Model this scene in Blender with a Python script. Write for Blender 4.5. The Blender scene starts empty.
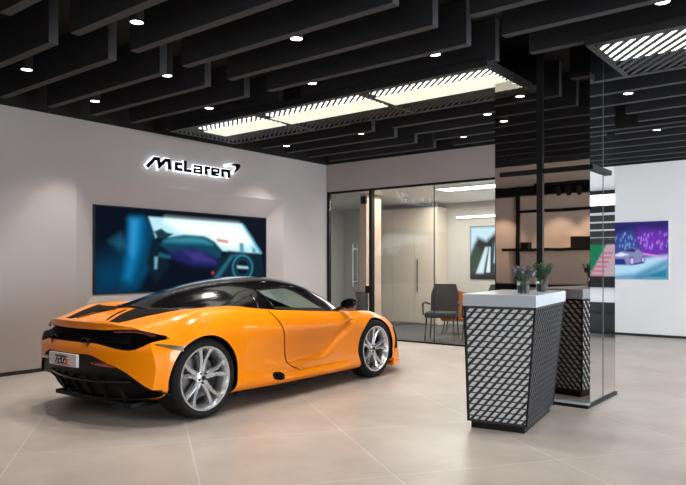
import bpy, bmesh, math, random
import numpy as np
from mathutils import Vector, Matrix
from mathutils.bvhtree import BVHTree
from mathutils.geometry import tessellate_polygon
R = math.radians
random.seed(7)
sc = bpy.context.scene
C = sc.collection
S = 1.042            # plan scale of the room (metres per survey unit)

# ------------------------------------------------------------------ camera, world, exposure
cam = bpy.data.cameras.new('camera')
cam.sensor_width = 36.0
cam.lens = 36.0 * 657.5 / 686.0
cam.shift_y = 23.5 / 686.0
cam.clip_end = 200
co = bpy.data.objects.new('camera', cam); C.objects.link(co)
co.location = (0, 0, 1.31)
co.rotation_euler = (R(90), 0, math.atan2(.6232, .782))
sc.camera = co
w = bpy.data.worlds.new('daylight'); sc.world = w; w.use_nodes = True
w.node_tree.nodes['Background'].inputs[0].default_value = (.80, .86, .95, 1)
w.node_tree.nodes['Background'].inputs[1].default_value = .45
sc.view_settings.view_transform = 'Standard'
sc.view_settings.look = 'None'
sc.view_settings.gamma = 1
sc.view_settings.exposure = 0.55
try: sc.view_settings.use_curve_mapping = False
except Exception: pass

def lamp(kind, name, loc, power, color=(1, 1, 1), rot=(0, 0, 0), **k):
    l = bpy.data.lights.new(name, kind); l.energy = power; l.color = color
    for a, v in k.items(): setattr(l, a, v)
    o = bpy.data.objects.new(name, l); C.objects.link(o)
    o.location = loc; o.rotation_euler = rot
    return o
# daylight coming in through the shop front on the right and behind the camera
lamp('AREA', 'shopfront_daylight', (6.6, 8.0, 1.9), 900, (.88, .94, 1.0), (0, R(90), 0), shape='RECTANGLE', size=3.0, size_y=9.0)
lamp('AREA', 'entrance_daylight', (1.5, -5.6, 1.9), 230, (.92, .96, 1.0), (R(90), 0, 0), shape='RECTANGLE', size=6.0, size_y=3.0)

# ------------------------------------------------------------------ materials
MATS = {}
def mat(name, col, rough=.5, metal=0.0, spec=.5, emit=None, es=1.0, coat=0.0, noise=None, bump=None):
    m = bpy.data.materials.new(name); m.use_nodes = True
    nt = m.node_tree; b = nt.nodes['Principled BSDF']
    b.inputs['Base Color'].default_value = (*col, 1)
    b.inputs['Roughness'].default_value = rough
    b.inputs['Metallic'].default_value = metal
    b.inputs['Specular IOR Level'].default_value = spec
    b.inputs['Coat Weight'].default_value = coat
    b.inputs['Coat Roughness'].default_value = .03
    if emit:
        b.inputs['Emission Color'].default_value = (*emit, 1)
        b.inputs['Emission Strength'].default_value = es
    tc = nt.nodes.new('ShaderNodeTexCoord')
    if noise:
        sc_, amt = noise
        n = nt.nodes.new('ShaderNodeTexNoise'); n.inputs['Scale'].default_value = sc_; n.inputs['Detail'].default_value = 6
        r = nt.nodes.new('ShaderNodeValToRGB')
        r.color_ramp.elements[0].position = .3; r.color_ramp.elements[1].position = .7
        r.color_ramp.elements[0].color = (*[c * (1 - amt) for c in col], 1)
        r.color_ramp.elements[1].color = (*[min(1, c * (1 + amt)) for c in col], 1)
        nt.links.new(tc.outputs['Object'], n.inputs['Vector']); nt.links.new(n.outputs['Fac'], r.inputs['Fac'])
        nt.links.new(r.outputs['Color'], b.inputs['Base Color'])
    if bump:
        sc_, st = bump
        n = nt.nodes.new('ShaderNodeTexNoise'); n.inputs['Scale'].default_value = sc_
        bp = nt.nodes.new('ShaderNodeBump'); bp.inputs['Strength'].default_value = st; bp.inputs['Distance'].default_value = .02
        nt.links.new(tc.outputs['Object'], n.inputs['Vector']); nt.links.new(n.outputs['Fac'], bp.inputs['Height'])
        nt.links.new(bp.outputs['Normal'], b.inputs['Normal'])
    MATS[name] = m
    return m
def glassmat(name, tint, ior=1.5, rough=0.0):
    m = bpy.data.materials.new(name); m.use_nodes = True
    nt = m.node_tree; nt.nodes.clear()
    out = nt.nodes.new('ShaderNodeOutputMaterial'); mx = nt.nodes.new('ShaderNodeMixShader')
    tr = nt.nodes.new('ShaderNodeBsdfTransparent'); gl = nt.nodes.new('ShaderNodeBsdfGlossy'); lw = nt.nodes.new('ShaderNodeLayerWeight')
    tr.inputs[0].default_value = (*tint, 1); gl.inputs['Roughness'].default_value = rough
    f0 = ((ior - 1) / (ior + 1)) ** 2
    pw = nt.nodes.new('ShaderNodeMath'); pw.operation = 'POWER'; pw.inputs[1].default_value = 5
    ma = nt.nodes.new('ShaderNodeMath'); ma.operation = 'MULTIPLY_ADD'; ma.inputs[1].default_value = 1 - f0; ma.inputs[2].default_value = f0
    lw.inputs['Blend'].default_value = .5
    nt.links.new(lw.outputs['Facing'], pw.inputs[0]); nt.links.new(pw.outputs[0], ma.inputs[0]); nt.links.new(ma.outputs[0], mx.inputs[0]); nt.links.new(tr.outputs[0], mx.inputs[1]); nt.links.new(gl.outputs[0], mx.inputs[2])
    nt.links.new(mx.outputs[0], out.inputs[0])
    MATS[name] = m
    return m
WALL = mat('painted_plaster', (.345, .322, .32), .85, noise=(1.3, .02))
WALLR = mat('white_plaster', (.78, .78, .78), .85, noise=(1.3, .02))
DARKBAND = mat('black_plenum_paint', (.0025, .0025, .003), .9)
BLACK = mat('black_satin', (.006, .006, .0065), .4, spec=.2)
SKIRT = mat('black_skirting', (.012, .012, .013), .5)
BAFFLE = mat('charcoal_felt', (.010, .0115, .015), .95, noise=(30, .15))
BAFEDGE = mat('grey_felt_edge', (.036, .037, .041), .95)
GRILLE = mat('black_grille_metal', (.006, .006, .007), .5)
ORANGE = mat('orange_paint', (.88, .255, .002), .30, spec=.15, coat=.55)
GLOSSBLACK = mat('gloss_black', (.004, .004, .005), .10, spec=.35)
MATTEBLACK = mat('matte_black_plastic', (.006, .006, .0065), .5, spec=.2)
MESHBLACK = mat('black_mesh', (.004, .004, .004), .7, spec=.05)
RUBBER = mat('tyre_rubber', (.006, .006, .006), .75, spec=.25, bump=(60, .2))
SILVER = mat('silver_alloy', (.62, .63, .65), .25, metal=.85)
DISC = mat('brake_steel', (.22, .22, .22), .35, metal=.9)
CHROME = mat('brushed_steel', (.65, .66, .68), .25, metal=1.0)
DARKSTEEL = mat('dark_steel', (.06, .06, .065), .35, metal=.6)
SLAB = mat('pale_blue_white_stone', (.43, .48, .53), .25)
INNERWHITE = mat('white_inner_panel', (.88, .90, .91), .5)  # plain white panel behind the lattice, gives no light
CARPET = mat('dark_grey_carpet', (.045, .047, .052), .95, bump=(80, .3))
OFFWALL = mat('office_beige_panel', (.62, .54, .46), .7)
OFFWALL2 = mat('office_grey_wall', (.46, .44, .42), .8)
WARMWALL = mat('warm_beige_wall', (.66, .54, .46), .8)
PINKWOOD = mat('pale_timber', (.50, .36, .28), .6)
CHAIR = mat('charcoal_upholstery', (.016, .017, .020), .8)
ORFAB = mat('orange_fabric', (.55, .11, .02), .8)
WHITE = mat('white_laminate', (.75, .75, .75), .4)
LEAF = mat('dark_leaf', (.035, .085, .035), .6, noise=(20, .4))
LEAF2 = mat('grey_green_leaf', (.09, .12, .08), .6, noise=(20, .4))
FLOWER = mat('lilac_flower', (.22, .17, .35), .6)
SOIL = mat('dark_soil', (.03, .02, .015), .9)
REDLAMP = mat('dark_red_lens', (.16, .008, .008), .15, coat=1)
GREYLENS = mat('smoked_grey_lens', (.10, .085, .05), .3, spec=.3)
PLATE = mat('white_plate', (.72, .72, .74), .35)
RED = mat('red_print', (.65, .02, .03), .5)
INK = mat('black_print', (.02, .02, .02), .5)
SEATM = mat('dark_leather', (.02, .02, .02), .5)
LIGHTPANEL = mat('light_panel', (.9, .9, .85), .5, emit=(.94, 1.0, .90), es=2.0)
LIGHTCOVER = mat('pale_light_cover', (.6, .6, .5), .5, emit=(.92, 1.0, .82), es=.50)
DISCLIGHT = mat('downlight_lens', (1, 1, 1), .4, emit=(1, .97, .92), es=9)
HALO = mat('halo_acrylic', (.9, .95, 1), .5, emit=(.92, .96, 1), es=1.5)
OFFLIGHT = mat('office_light', (1, 1, 1), .5, emit=(1, 1, .95), es=4)
SHELFLIGHT = mat('white_lightbox', (1, 1, 1), .5, emit=(1, 1, 1), es=1.3)
GLASS = glassmat('clear_partition_glass', (.93, .96, .95), 1.75)
CARGLASS = glassmat('tinted_car_glass', (.66, .76, .72), 1.4)
VASEGLASS = glassmat('vase_glass', (.85, .9, .88), 1.45)
MIRRORD = mat('bronze_mirror', (.46, .42, .40), .015, metal=1.0, bump=(1.6, .035))
MIRRORB = mat('clear_mirror', (.86, .88, .89), .012, metal=1.0)

# floor tiles, turned on the room's grid
def floor_material():
    m = bpy.data.materials.new('stone_tile'); m.use_nodes = True
    nt = m.node_tree; b = nt.nodes['Principled BSDF']; L = nt.links.new
    tc = nt.nodes.new('ShaderNodeTexCoord'); mp = nt.nodes.new('ShaderNodeMapping')
    mp.inputs['Rotation'].default_value = (0, 0, R(TILE_ROT)); mp.inputs['Location'].default_value = (TILE_X, TILE_Y, 0)
    L(tc.outputs['Object'], mp.inputs['Vector'])
    br = nt.nodes.new('ShaderNodeTexBrick'); br.offset = 0; br.squash = 1
    br.inputs['Scale'].default_value = 1; br.inputs['Brick Width'].default_value = TILE_S; br.inputs['Row Height'].default_value = TILE_S
    br.inputs['Mortar Size'].default_value = .006; br.inputs['Mortar Smooth'].default_value = .3; br.inputs['Bias'].default_value = 0
    br.inputs['Color1'].default_value = (.40, .365, .335, 1); br.inputs['Color2'].default_value = (.425, .385, .355, 1)
    br.inputs['Mortar'].default_value = (.54, .50, .46, 1)
    L(mp.outputs['Vector'], br.inputs['Vector'])
    n = nt.nodes.new('ShaderNodeTexNoise'); n.inputs['Scale'].default_value = 1.6; n.inputs['Detail'].default_value = 8; n.inputs['Roughness'].default_value = .65
    L(tc.outputs['Object'], n.inputs['Vector'])
    rp = nt.nodes.new('ShaderNodeValToRGB'); rp.color_ramp.elements[0].position = .3; rp.color_ramp.elements[1].position = .72
    rp.color_ramp.elements[0].color = (.80, .80, .80, 1); rp.color_ramp.elements[1].color = (1.12, 1.12, 1.12, 1)
    L(n.outputs['Fac'], rp.inputs['Fac'])
    mx = nt.nodes.new('ShaderNodeMix'); mx.data_type = 'RGBA'; mx.blend_type = 'MULTIPLY'; mx.inputs[0].default_value = 1
    L(br.outputs['Color'], mx.inputs[6]); L(rp.outputs['Color'], mx.inputs[7]); L(mx.outputs[2], b.inputs['Base Color'])
    b.inputs['Roughness'].default_value = .33
    b.inputs['Specular IOR Level'].default_value = .45
    return m
TILE_ROT, TILE_S, TILE_X, TILE_Y = 35.0, 1.18, 3.85, -.293
FLOOR = floor_material()

# ------------------------------------------------------------------ helpers
def mesh_obj(name, bm, m, parent=None, smooth=False, kind=None):
    me = bpy.data.meshes.new(name)
    bmesh.ops.recalc_face_normals(bm, faces=bm.faces)
    bm.to_mesh(me); bm.free()
    for mm in (m if isinstance(m, (list, tuple)) else [m]): me.materials.append(mm)
    if smooth:
        for p in me.polygons: p.use_smooth = True
        try: me.set_sharp_from_angle(angle=R(40))
        except Exception: pass
    o = bpy.data.objects.new(name, me); C.objects.link(o)
    if parent: o.parent = parent
    if kind: o['kind'] = kind
    return o
def thing(name, label, cat, loc=(0, 0, 0), rz=0, group=None):
    o = bpy.data.objects.new(name, None); C.objects.link(o)
    o.empty_display_size = .1
    o.location = loc; o.rotation_euler = (0, 0, rz); o['label'] = label; o['category'] = cat
    if group: o['group'] = group
    return o
def tag(o, label, cat, group=None):
    o['label'] = label; o['category'] = cat
    if group: o['group'] = group
    return o
def box(bm, a, b, mi=0, bev=0):
    x0, y0, z0 = [min(p, q) for p, q in zip(a, b)]; x1, y1, z1 = [max(p, q) for p, q in zip(a, b)]
    v = [bm.verts.new(p) for p in [(x0, y0, z0), (x1, y0, z0), (x1, y1, z0), (x0, y1, z0), (x0, y0, z1), (x1, y0, z1), (x1, y1, z1), (x0, y1, z1)]]
    fs = [bm.faces.new([v[i] for i in f]) for f in [(3, 2, 1, 0), (4, 5, 6, 7), (0, 1, 5, 4), (1, 2, 6, 5), (2, 3, 7, 6), (3, 0, 4, 7)]]
    for f in fs: f.material_index = mi
    if bev:
        es = list({e for f in fs for e in f.edges})
        bmesh.ops.bevel(bm, geom=es, offset=bev, segments=2, affect='EDGES', profile=.5)
def hexa(bm, p, mi=0):
    v = [bm.verts.new(q) for q in p]
    for f in [(3, 2, 1, 0), (4, 5, 6, 7), (0, 1, 5, 4), (1, 2, 6, 5), (2, 3, 7, 6), (3, 0, 4, 7)]:
        bm.faces.new([v[i] for i in f]).material_index = mi
def tube(bm, pts, r, seg=8, mi=0, cap=True):
    pts = [Vector(p) for p in pts]; rings = []
    for i, p in enumerate(pts):
        t = (pts[min(i + 1, len(pts) - 1)] - pts[max(i - 1, 0)]).normalized()
        up = Vector((0, 0, 1)) if abs(t.z) < .9 else Vector((1, 0, 0))
        a = t.cross(up).normalized(); b = t.cross(a).normalized()
        rr = r[i] if isinstance(r, (list, tuple)) else r
        rings.append([bm.verts.new(p + rr * (math.cos(2 * math.pi * k / seg) * a + math.sin(2 * math.pi * k / seg) * b)) for k in range(seg)])
    for i in range(len(rings) - 1):
        for k in range(seg):
            bm.faces.new([rings[i][k], rings[i][(k + 1) % seg], rings[i + 1][(k + 1) % seg], rings[i + 1][k]]).material_index = mi
    if cap:
        bm.faces.new(rings[0]).material_index = mi; bm.faces.new(rings[-1][::-1]).material_index = mi
def lathe(bm, prof, seg=48, axis='z', c=(0, 0, 0), mi=0, closed=False):
    rings = []
    for r, h in prof:
        ring = []
        for k in range(seg):
            a = 2 * math.pi * k / seg
            p = (r * math.cos(a), r * math.sin(a), h) if axis == 'z' else (r * math.cos(a), h, r * math.sin(a))
            ring.append(bm.verts.new((p[0] + c[0], p[1] + c[1], p[2] + c[2])))
        rings.append(ring)
    n = len(rings)
    for i in range(n if closed else n - 1):
        for k in range(seg):
            try: bm.faces.new([rings[i][k], rings[i][(k + 1) % seg], rings[(i + 1) % n][(k + 1) % seg], rings[(i + 1) % n][k]]).material_index = mi
            except ValueError: pass
    if not closed:
        for rg in (rings[0], rings[-1]):
            try: bm.faces.new(rg).material_index = mi
            except ValueError: pass
def prism(bm, poly, f, d0, d1, mi=0):
    """poly: 2-D outline; f(u, v, d) -> 3-D; extruded from d0 to d1 (concave outlines allowed)."""
    n = len(poly)
    a = [bm.verts.new(f(u, v, d0)) for u, v in poly]; b = [bm.verts.new(f(u, v, d1)) for u, v in poly]
    tri = tessellate_polygon([[Vector((u, v, 0)) for u, v in poly]])
    for t in tri:
        try:
            bm.faces.new([a[i] for i in t]).material_index = mi; bm.faces.new([b[i] for i in t[::-1]]).material_index = mi
        except ValueError: pass
    for i in range(n):
        bm.faces.new([a[i], a[(i + 1) % n], b[(i + 1) % n], b[i]]).material_index = mi
def ribbon(pts, wd):
    """outline polygon of a mitred stroke"""
    P = [Vector((p[0], p[1])) for p in pts]; L = []; Rr = []
    for i, p in enumerate(P):
        d0 = (P[i] - P[i - 1]).normalized() if i else (P[1] - P[0]).normalized()
        d1 = (P[i + 1] - P[i]).normalized() if i < len(P) - 1 else d0
        t = (d0 + d1)
        t = t.normalized() if t.length > 1e-6 else d0
        nrm = Vector((-t.y, t.x)); k = max(.35, nrm.dot(Vector((-d1.y, d1.x))))
        L.append(p + nrm * wd / 2 / k); Rr.append(p - nrm * wd / 2 / k)
    return [tuple(q) for q in L] + [tuple(q) for q in Rr[::-1]]

# ------------------------------------------------------------------ the room
XW = -7.69 * S; YG = 9.16 * S; YR = 12.56 * S; H = 3.09 * S; HC = 3.62
XRIGHT = 6.7; YBACK = -5.8
def struct(name, a, b, m, **k):
    bm = bmesh.new(); box(bm, a, b); return mesh_obj(name, bm, m, kind='structure', **k)
struct('floor', (-10.6, YBACK - .2, -.1), (XRIGHT + .2, YR + .2, 0), FLOOR)
struct('ceiling', (-10.6, YBACK - .2, HC), (XRIGHT + .2, YR + .2, HC + .1), DARKBAND)
# logo wall with the splayed screen recess
ro = dict(y0=4.33 * S, y1=8.04 * S, z0=.60, z1=2.45); ri = dict(y0=4.634 * S, y1=7.77 * S, z0=.92, z1=2.145); RD = .15 * S
bm = bmesh.new()
X0 = XW
def quadf(pts): bm.faces.new([bm.verts.new(p) for p in pts])
def wr(ya, yb, za, zb): quadf([(X0, ya, za), (X0, yb, za), (X0, yb, zb), (X0, ya, zb)])
Y0w, Y1w = YBACK, YG + .12
wr(Y0w, ro['y0'], 0, H); wr(ro['y1'], Y1w, 0, H); wr(ro['y0'], ro['y1'], 0, ro['z0']); wr(ro['y0'], ro['y1'], ro['z1'], H)
o4 = [(X0, ro['y0'], ro['z0']), (X0, ro['y1'], ro['z0']), (X0, ro['y1'], ro['z1']), (X0, ro['y0'], ro['z1'])]
i4 = [(X0 - RD, ri['y0'], ri['z0']), (X0 - RD, ri['y1'], ri['z0']), (X0 - RD, ri['y1'], ri['z1']), (X0 - RD, ri['y0'], ri['z1'])]
for k in range(4): quadf([o4[k], o4[(k + 1) % 4], i4[(k + 1) % 4], i4[k]])
quadf(i4)
bmesh.ops.remove_doubles(bm, verts=bm.verts, dist=1e-4)
box(bm, (X0 - .4, Y0w, 0), (X0 - .3, Y1w, H))
mesh_obj('wall_left', bm, WALL, kind='structure')
struct('trim_1', (XW - .3, YBACK, H), (XW + .004, YR, HC), DARKBAND)
struct('baseboard_left', (XW, .8, 0), (XW + .012, YG, .045), SKIRT)
# glass wall header, far wall, and the return that closes the office
XE = -4.25            # right end of the office
ZGT = 1.31 + 73.8 / 657.5 * 11.94 * S   # underside of header
struct('wall_header', (XW, YG, ZGT), (XE + .1, YG + .12, H), WALL)
struct('trim_2', (XW, YG - .004, H), (XRIGHT, YG + .12, HC), DARKBAND)
struct('wall_office', (XE, YG + .12, 0), (XE + .1, YR, H), WALLR)
struct('wall_far', (XE, YR, 0), (XRIGHT, YR + .12, H), WALLR)
struct('trim_3', (XE, YR - .004, H), (XRIGHT, YR + .12, HC), DARKBAND)
struct('baseboard_far', (XE + .1, YR - .012, 0), (XRIGHT, YR, .045), SKIRT)
# office interior
XO = -10.4
struct('wall_office_left', (XO - .1, YG + .12, 0), (XO, YR, H), OFFWALL2)
struct('wall_office_front', (XO, YG + .02, 0), (XW - .3, YG + .12, H), OFFWALL2)
struct('floor_office', (XO, YG + .03, 0), (XE, YR, .006), CARPET)
struct('wall_office_back', (XO, YR, 0), (XE, YR + .12, H), OFFWALL2)
struct('ceiling_office', (XO, YG + .12, ZGT + .02), (XE, YR, ZGT + .06), WHITE)
# walls behind the camera: short display wall, back wall, shop front on the right
YD = .52
struct('wall_display', (-7.0, YD - .12, 0), (-3.1, YD, H), WARMWALL)
struct('wall_back', (XW, YBACK - .1, 0), (-2.2, YBACK, HC), WALLR)
bm = bmesh.new()
for y in np.linspace(YBACK, YR, 9): box(bm, (XRIGHT - .04, y - .04, 0), (XRIGHT + .04, y + .04, HC))
for z in (0.04, 2.7, HC - .05): box(bm, (XRIGHT - .04, YBACK, z - .04), (XRIGHT + .04, YR, z + .04))
mesh_obj('window_1', bm, BLACK, kind='structure')

# ------------------------------------------------------------------ ceiling baffles
ROWS = [1.12, 1.665, 2.21, 2.75, 3.29, 3.83, 4.37, 4.91, 5.45]
ROWS2 = [6.70, 7.24, 7.78, 8.32, 8.86]
ROWS3 = [9.5, 10.05, 10.6, 11.15, 11.7, 12.2]
ORD = ['nearest', 'second', 'third', 'fourth', 'fifth', 'sixth', 'seventh', 'eighth', 'ninth', 'tenth', 'eleventh', 'twelfth', 'thirteenth', 'fourteenth', 'fifteenth', 'sixteenth', 'seventeenth', 'eighteenth', 'nineteenth', 'twentieth']
BZ0, BZ1, BT = H, HC - .01, .085
def bafmesh(l):
    bm = bmesh.new(); box(bm, (0, -BT / 2, BZ0), (l, BT / 2, BZ1))
    for f in bm.faces:
        f.normal_update()
        f.material_index = 0 if abs(f.normal.y) > .5 else 1
    me = bpy.data.meshes.new('ceiling_baffle'); bm.to_mesh(me); bm.free(); me.materials.append(BAFFLE); me.materials.append(BAFEDGE); return me
BM = {}
def baffle(x0, x1, y, label):
    l = round((x1 - x0) * S, 3)
    if l not in BM: BM[l] = bafmesh(l)
    o = bpy.data.objects.new('ceiling_baffle', BM[l]); C.objects.link(o)
    o.location = (x0 * S, y * S, 0); tag(o, label, 'baffle', 'hanging ceiling baffles')
cols = [(-7.37, -5.24, 'left'), (-4.91, -2.58, 'second from left'), (-2.27, .06, 'third from left'), (.38, 2.7, 'rightmost')]
for i, y in enumerate(ROWS):
    for x0, x1, c in cols:
        if i == 0 and x0 < -7: continue
        if i < 2 and x0 < -7: continue
        baffle(x0, x1, y, 'charcoal baffle before the light strip, %s row from camera, %s column' % (ORD[i], c))
for i, y in enumerate(ROWS2):
    for x0, x1, c in cols:
        baffle(x0, x1, y, 'charcoal baffle beyond the light strip, %s row behind it, %s column' % (ORD[i], c))
for i, y in enumerate(ROWS3):
    for x0, x1, c in cols[2:] if False else [(-3.9, -1.35, 'column beside office'), (-1.0, 1.4, 'next column rightwards')]:
        baffle(x0, x1, y, 'charcoal baffle in rear bay, %s row past the glass, %s' % (ORD[i], c))

# ------------------------------------------------------------------ ceiling light strip: grille + lightboxes
def lattice(bm, f, cols_, rows_, slope, dw, hw, d0, d1, border=.02, mi=0):
    """thick diagonals and thin cross bars in the unit square; f(u,v,d)->3-D. slope = run in u of a diagonal over v 0..1"""
    def clipped(poly):
        for ax, sgn, lim in ((0, 1, 0), (0, -1, -1), (1, 1, 0), (1, -1, -1)):
            out = []
            for i in range(len(poly)):
                a, b = poly[i], poly[(i + 1) % len(poly)]
                da, db = sgn * a[ax] - lim, sgn * b[ax] - lim
                if da >= 0: out.append(a)
                if (da >= 0) != (db >= 0):
                    t = da / (da - db); out.append((a[0] + t * (b[0] - a[0]), a[1] + t * (b[1] - a[1])))
            poly = out
            if len(poly) < 3: return None
        return poly
    def put(poly, e):
        p = clipped(poly)
        if not p: return
        # drop duplicates
        q = [p[0]]
        for a in p[1:]:
            if abs(a[0] - q[-1][0]) + abs(a[1] - q[-1][1]) > 1e-6: q.append(a)
        if len(q) < 3: return
        n = len(q)
        A = [bm.verts.new(f(u, v, d0 + e)) for u, v in q]; B = [bm.verts.new(f(u, v, d1 - e)) for u, v in q]
        bm.faces.new(A).material_index = mi; bm.faces.new(B[::-1]).material_index = mi
        for i in range(n): bm.faces.new([A[i], A[(i + 1) % n], B[(i + 1) % n], B[i]]).material_index = mi
    st = 1.0 / cols_
    k0 = -int(abs(slope) / st) - 2; k1 = cols_ + int(abs(slope) / st) + 2
    for k in range(k0, k1):
        u = k * st
        put([(u, 0), (u + dw, 0), (u + dw + slope, 1), (u + slope, 1)], 0)
        # cross bars, stepped one to the next diagonal
    for r in range(1, rows_):
        v = r / rows_
        put([(0, v - hw / 2), (1, v - hw / 2), (1, v + hw / 2), (0, v + hw / 2)], .0006)
    for a, b, c, d in ((0, 0, 1, border), (0, 1 - border, 1, 1), (0, 0, border, 1), (1 - border, 0, 1, 1)):
        put([(a, b), (c, b), (c, d), (a, d)], -.0006)
GY0, GY1 = 5.42, 6.50; GZ = H - .045
seglist = [(-7.22, -5.72, 'leftmost, nearest the logo wall', (-6.88, -5.74)), (-5.66, -4.16, 'second from the left', (-5.64, -4.18)), (-4.10, -2.68, 'third from the left, ending at the mirrored column', (-4.08, -2.72)),
           (-1.76, -.26, 'right of the mirrored column', (-1.74, -.28)), (-.20, 1.30, 'far right, past the frame edge', (-.18, 1.28))]
for x0, x1, lb, (a, b) in seglist:
    t = thing('ceiling_light_panel', 'backlit ceiling light behind black diagonal mesh, ' + lb, 'ceiling light', ((x0 + x1) / 2 * S, GY0 * S, GZ), 0, 'meshed light panels in a strip across the ceiling')
    ox, oy, oz = t.location
    bm = bmesh.new()
    f = lambda u, v, d, x0=x0, x1=x1: ((x0 + u * (x1 - x0)) * S - ox, (GY0 + v * (GY1 - GY0)) * S - oy, d)
    lattice(bm, f, 18 if x0 < -2.5 else 15, 7 if x0 < -2.5 else 4, -.80 if x0 < -2.5 else -.60, .026 if x0 < -2.5 else .034, .004, 0, .003, .010)
    mesh_obj('mesh_grille', bm, GRILLE, t)
    bm = bmesh.new(); box(bm, (a * S - ox, 5.56 * S - oy, .020), (b * S - ox, 6.05 * S - oy, .024)); mesh_obj('light_diffuser', bm, LIGHTPANEL, t)
    bm = bmesh.new(); box(bm, (x0 * S - ox, GY0 * S - oy, .026), (x1 * S - ox, GY1 * S - oy, .07)); mesh_obj('housing', bm, GRILLE, t)
    if x0 < -2.5:
        bm = bmesh.new(); box(bm, (a * S - ox, 5.67 * S - oy, -.012), (b * S - ox, 6.05 * S - oy, -.003)); mesh_obj('light_cover', bm, LIGHTCOVER, t)
    bm = bmesh.new(); hgt = .07
    for (ya, yb) in ((GY0 - .03, GY0), (GY1, GY1 + .03)): box(bm, (x0 * S - ox, ya * S - oy, -.004), (x1 * S - ox, yb * S - oy, hgt))
    for (xa, xb) in ((x0 - .03, x0), (x1, x1 + .03)): box(bm, (xa * S - ox, (GY0 - .03) * S - oy, -.004), (xb * S - ox, (GY1 + .03) * S - oy, hgt))
    mesh_obj('frame', bm, GRILLE, t)

# ------------------------------------------------------------------ downlights
DL = [(-6.24, 3.01), (-6.83, 4.07), (-5.36, 3.96), (-6.08, 5.09), (-4.37, 2.95), (-3.66, 3.98), (-4.43, 5.05), (-2.98, 5.04),
      (-7.06, 7.45), (-5.58, 7.40), (-6.18, 8.46), (-4.56, 8.50), (-3.65, 7.43), (-2.02, 7.48), (-1.13, 5.04), (-2.25, 9.72)]
DLN = ['leftmost of all, near the frame edge', 'above the left corner of the screen', 'above the car, second row', 'above the wall lettering', 'topmost left one', 'upper middle, right of the topmost left one',
       'just in front of the middle light panel', 'upper middle, left of the mirrored column', 'beyond the light strip, nearest the logo wall', 'beyond the light strip, above the left glass door', 'small one close to the header wall corner',
       'small one above the header wall, near the column', 'just left of the column beyond the strip', 'right of the column below the bright mesh', 'top edge of the picture on the right', 'farthest right, small, in the rear bay']
HID = [(-2.0, 2.0), (0, 3.0), (-.2, 6.9), (1.6, 5.0), (-1, 10.8), (-3.0, 1.2)]
for i, (x, y) in enumerate(DL + HID):
    vis = i < len(DL)
    z0 = H + .03
    t = thing('downlight', 'round lit ceiling downlight, ' + (DLN[i] if vis else 'outside the view, %s spare' % ORD[i - len(DL)]), 'ceiling light', (x * S, y * S, z0), 0, 'round downlights between the baffles')
    bm = bmesh.new(); lathe(bm, [(.056, HC - z0 - .002), (.056, 0), (.052, 0), (.050, .02), (.0, .021)][:4], 24); mesh_obj('housing', bm, DARKBAND, t, smooth=True)
    bm = bmesh.new(); lathe(bm, [(.050, .004), (.050, .012)], 24); mesh_obj('lens', bm, DISCLIGHT, t)
    l = lamp('SPOT', 'downlight_beam', (x * S, y * S, z0 - .02), 75, (1.0, .90, .80), (0, 0, 0), spot_size=R(104), spot_blend=.7, shadow_soft_size=.05)
# added beams without fittings, aimed at the logo wall to make the scallops
for (x, y, e) in ((-7.30, 4.12, 36), (-7.36, 6.0, 22), (-7.36, 7.60, 46)):
    lamp('SPOT', 'added_scallop_beam', (x * S, y * S, H + .02), e, (1.0, .93, .85), (0, R(-8), 0), spot_size=R(70), spot_blend=.35, shadow_soft_size=.02)

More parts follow.
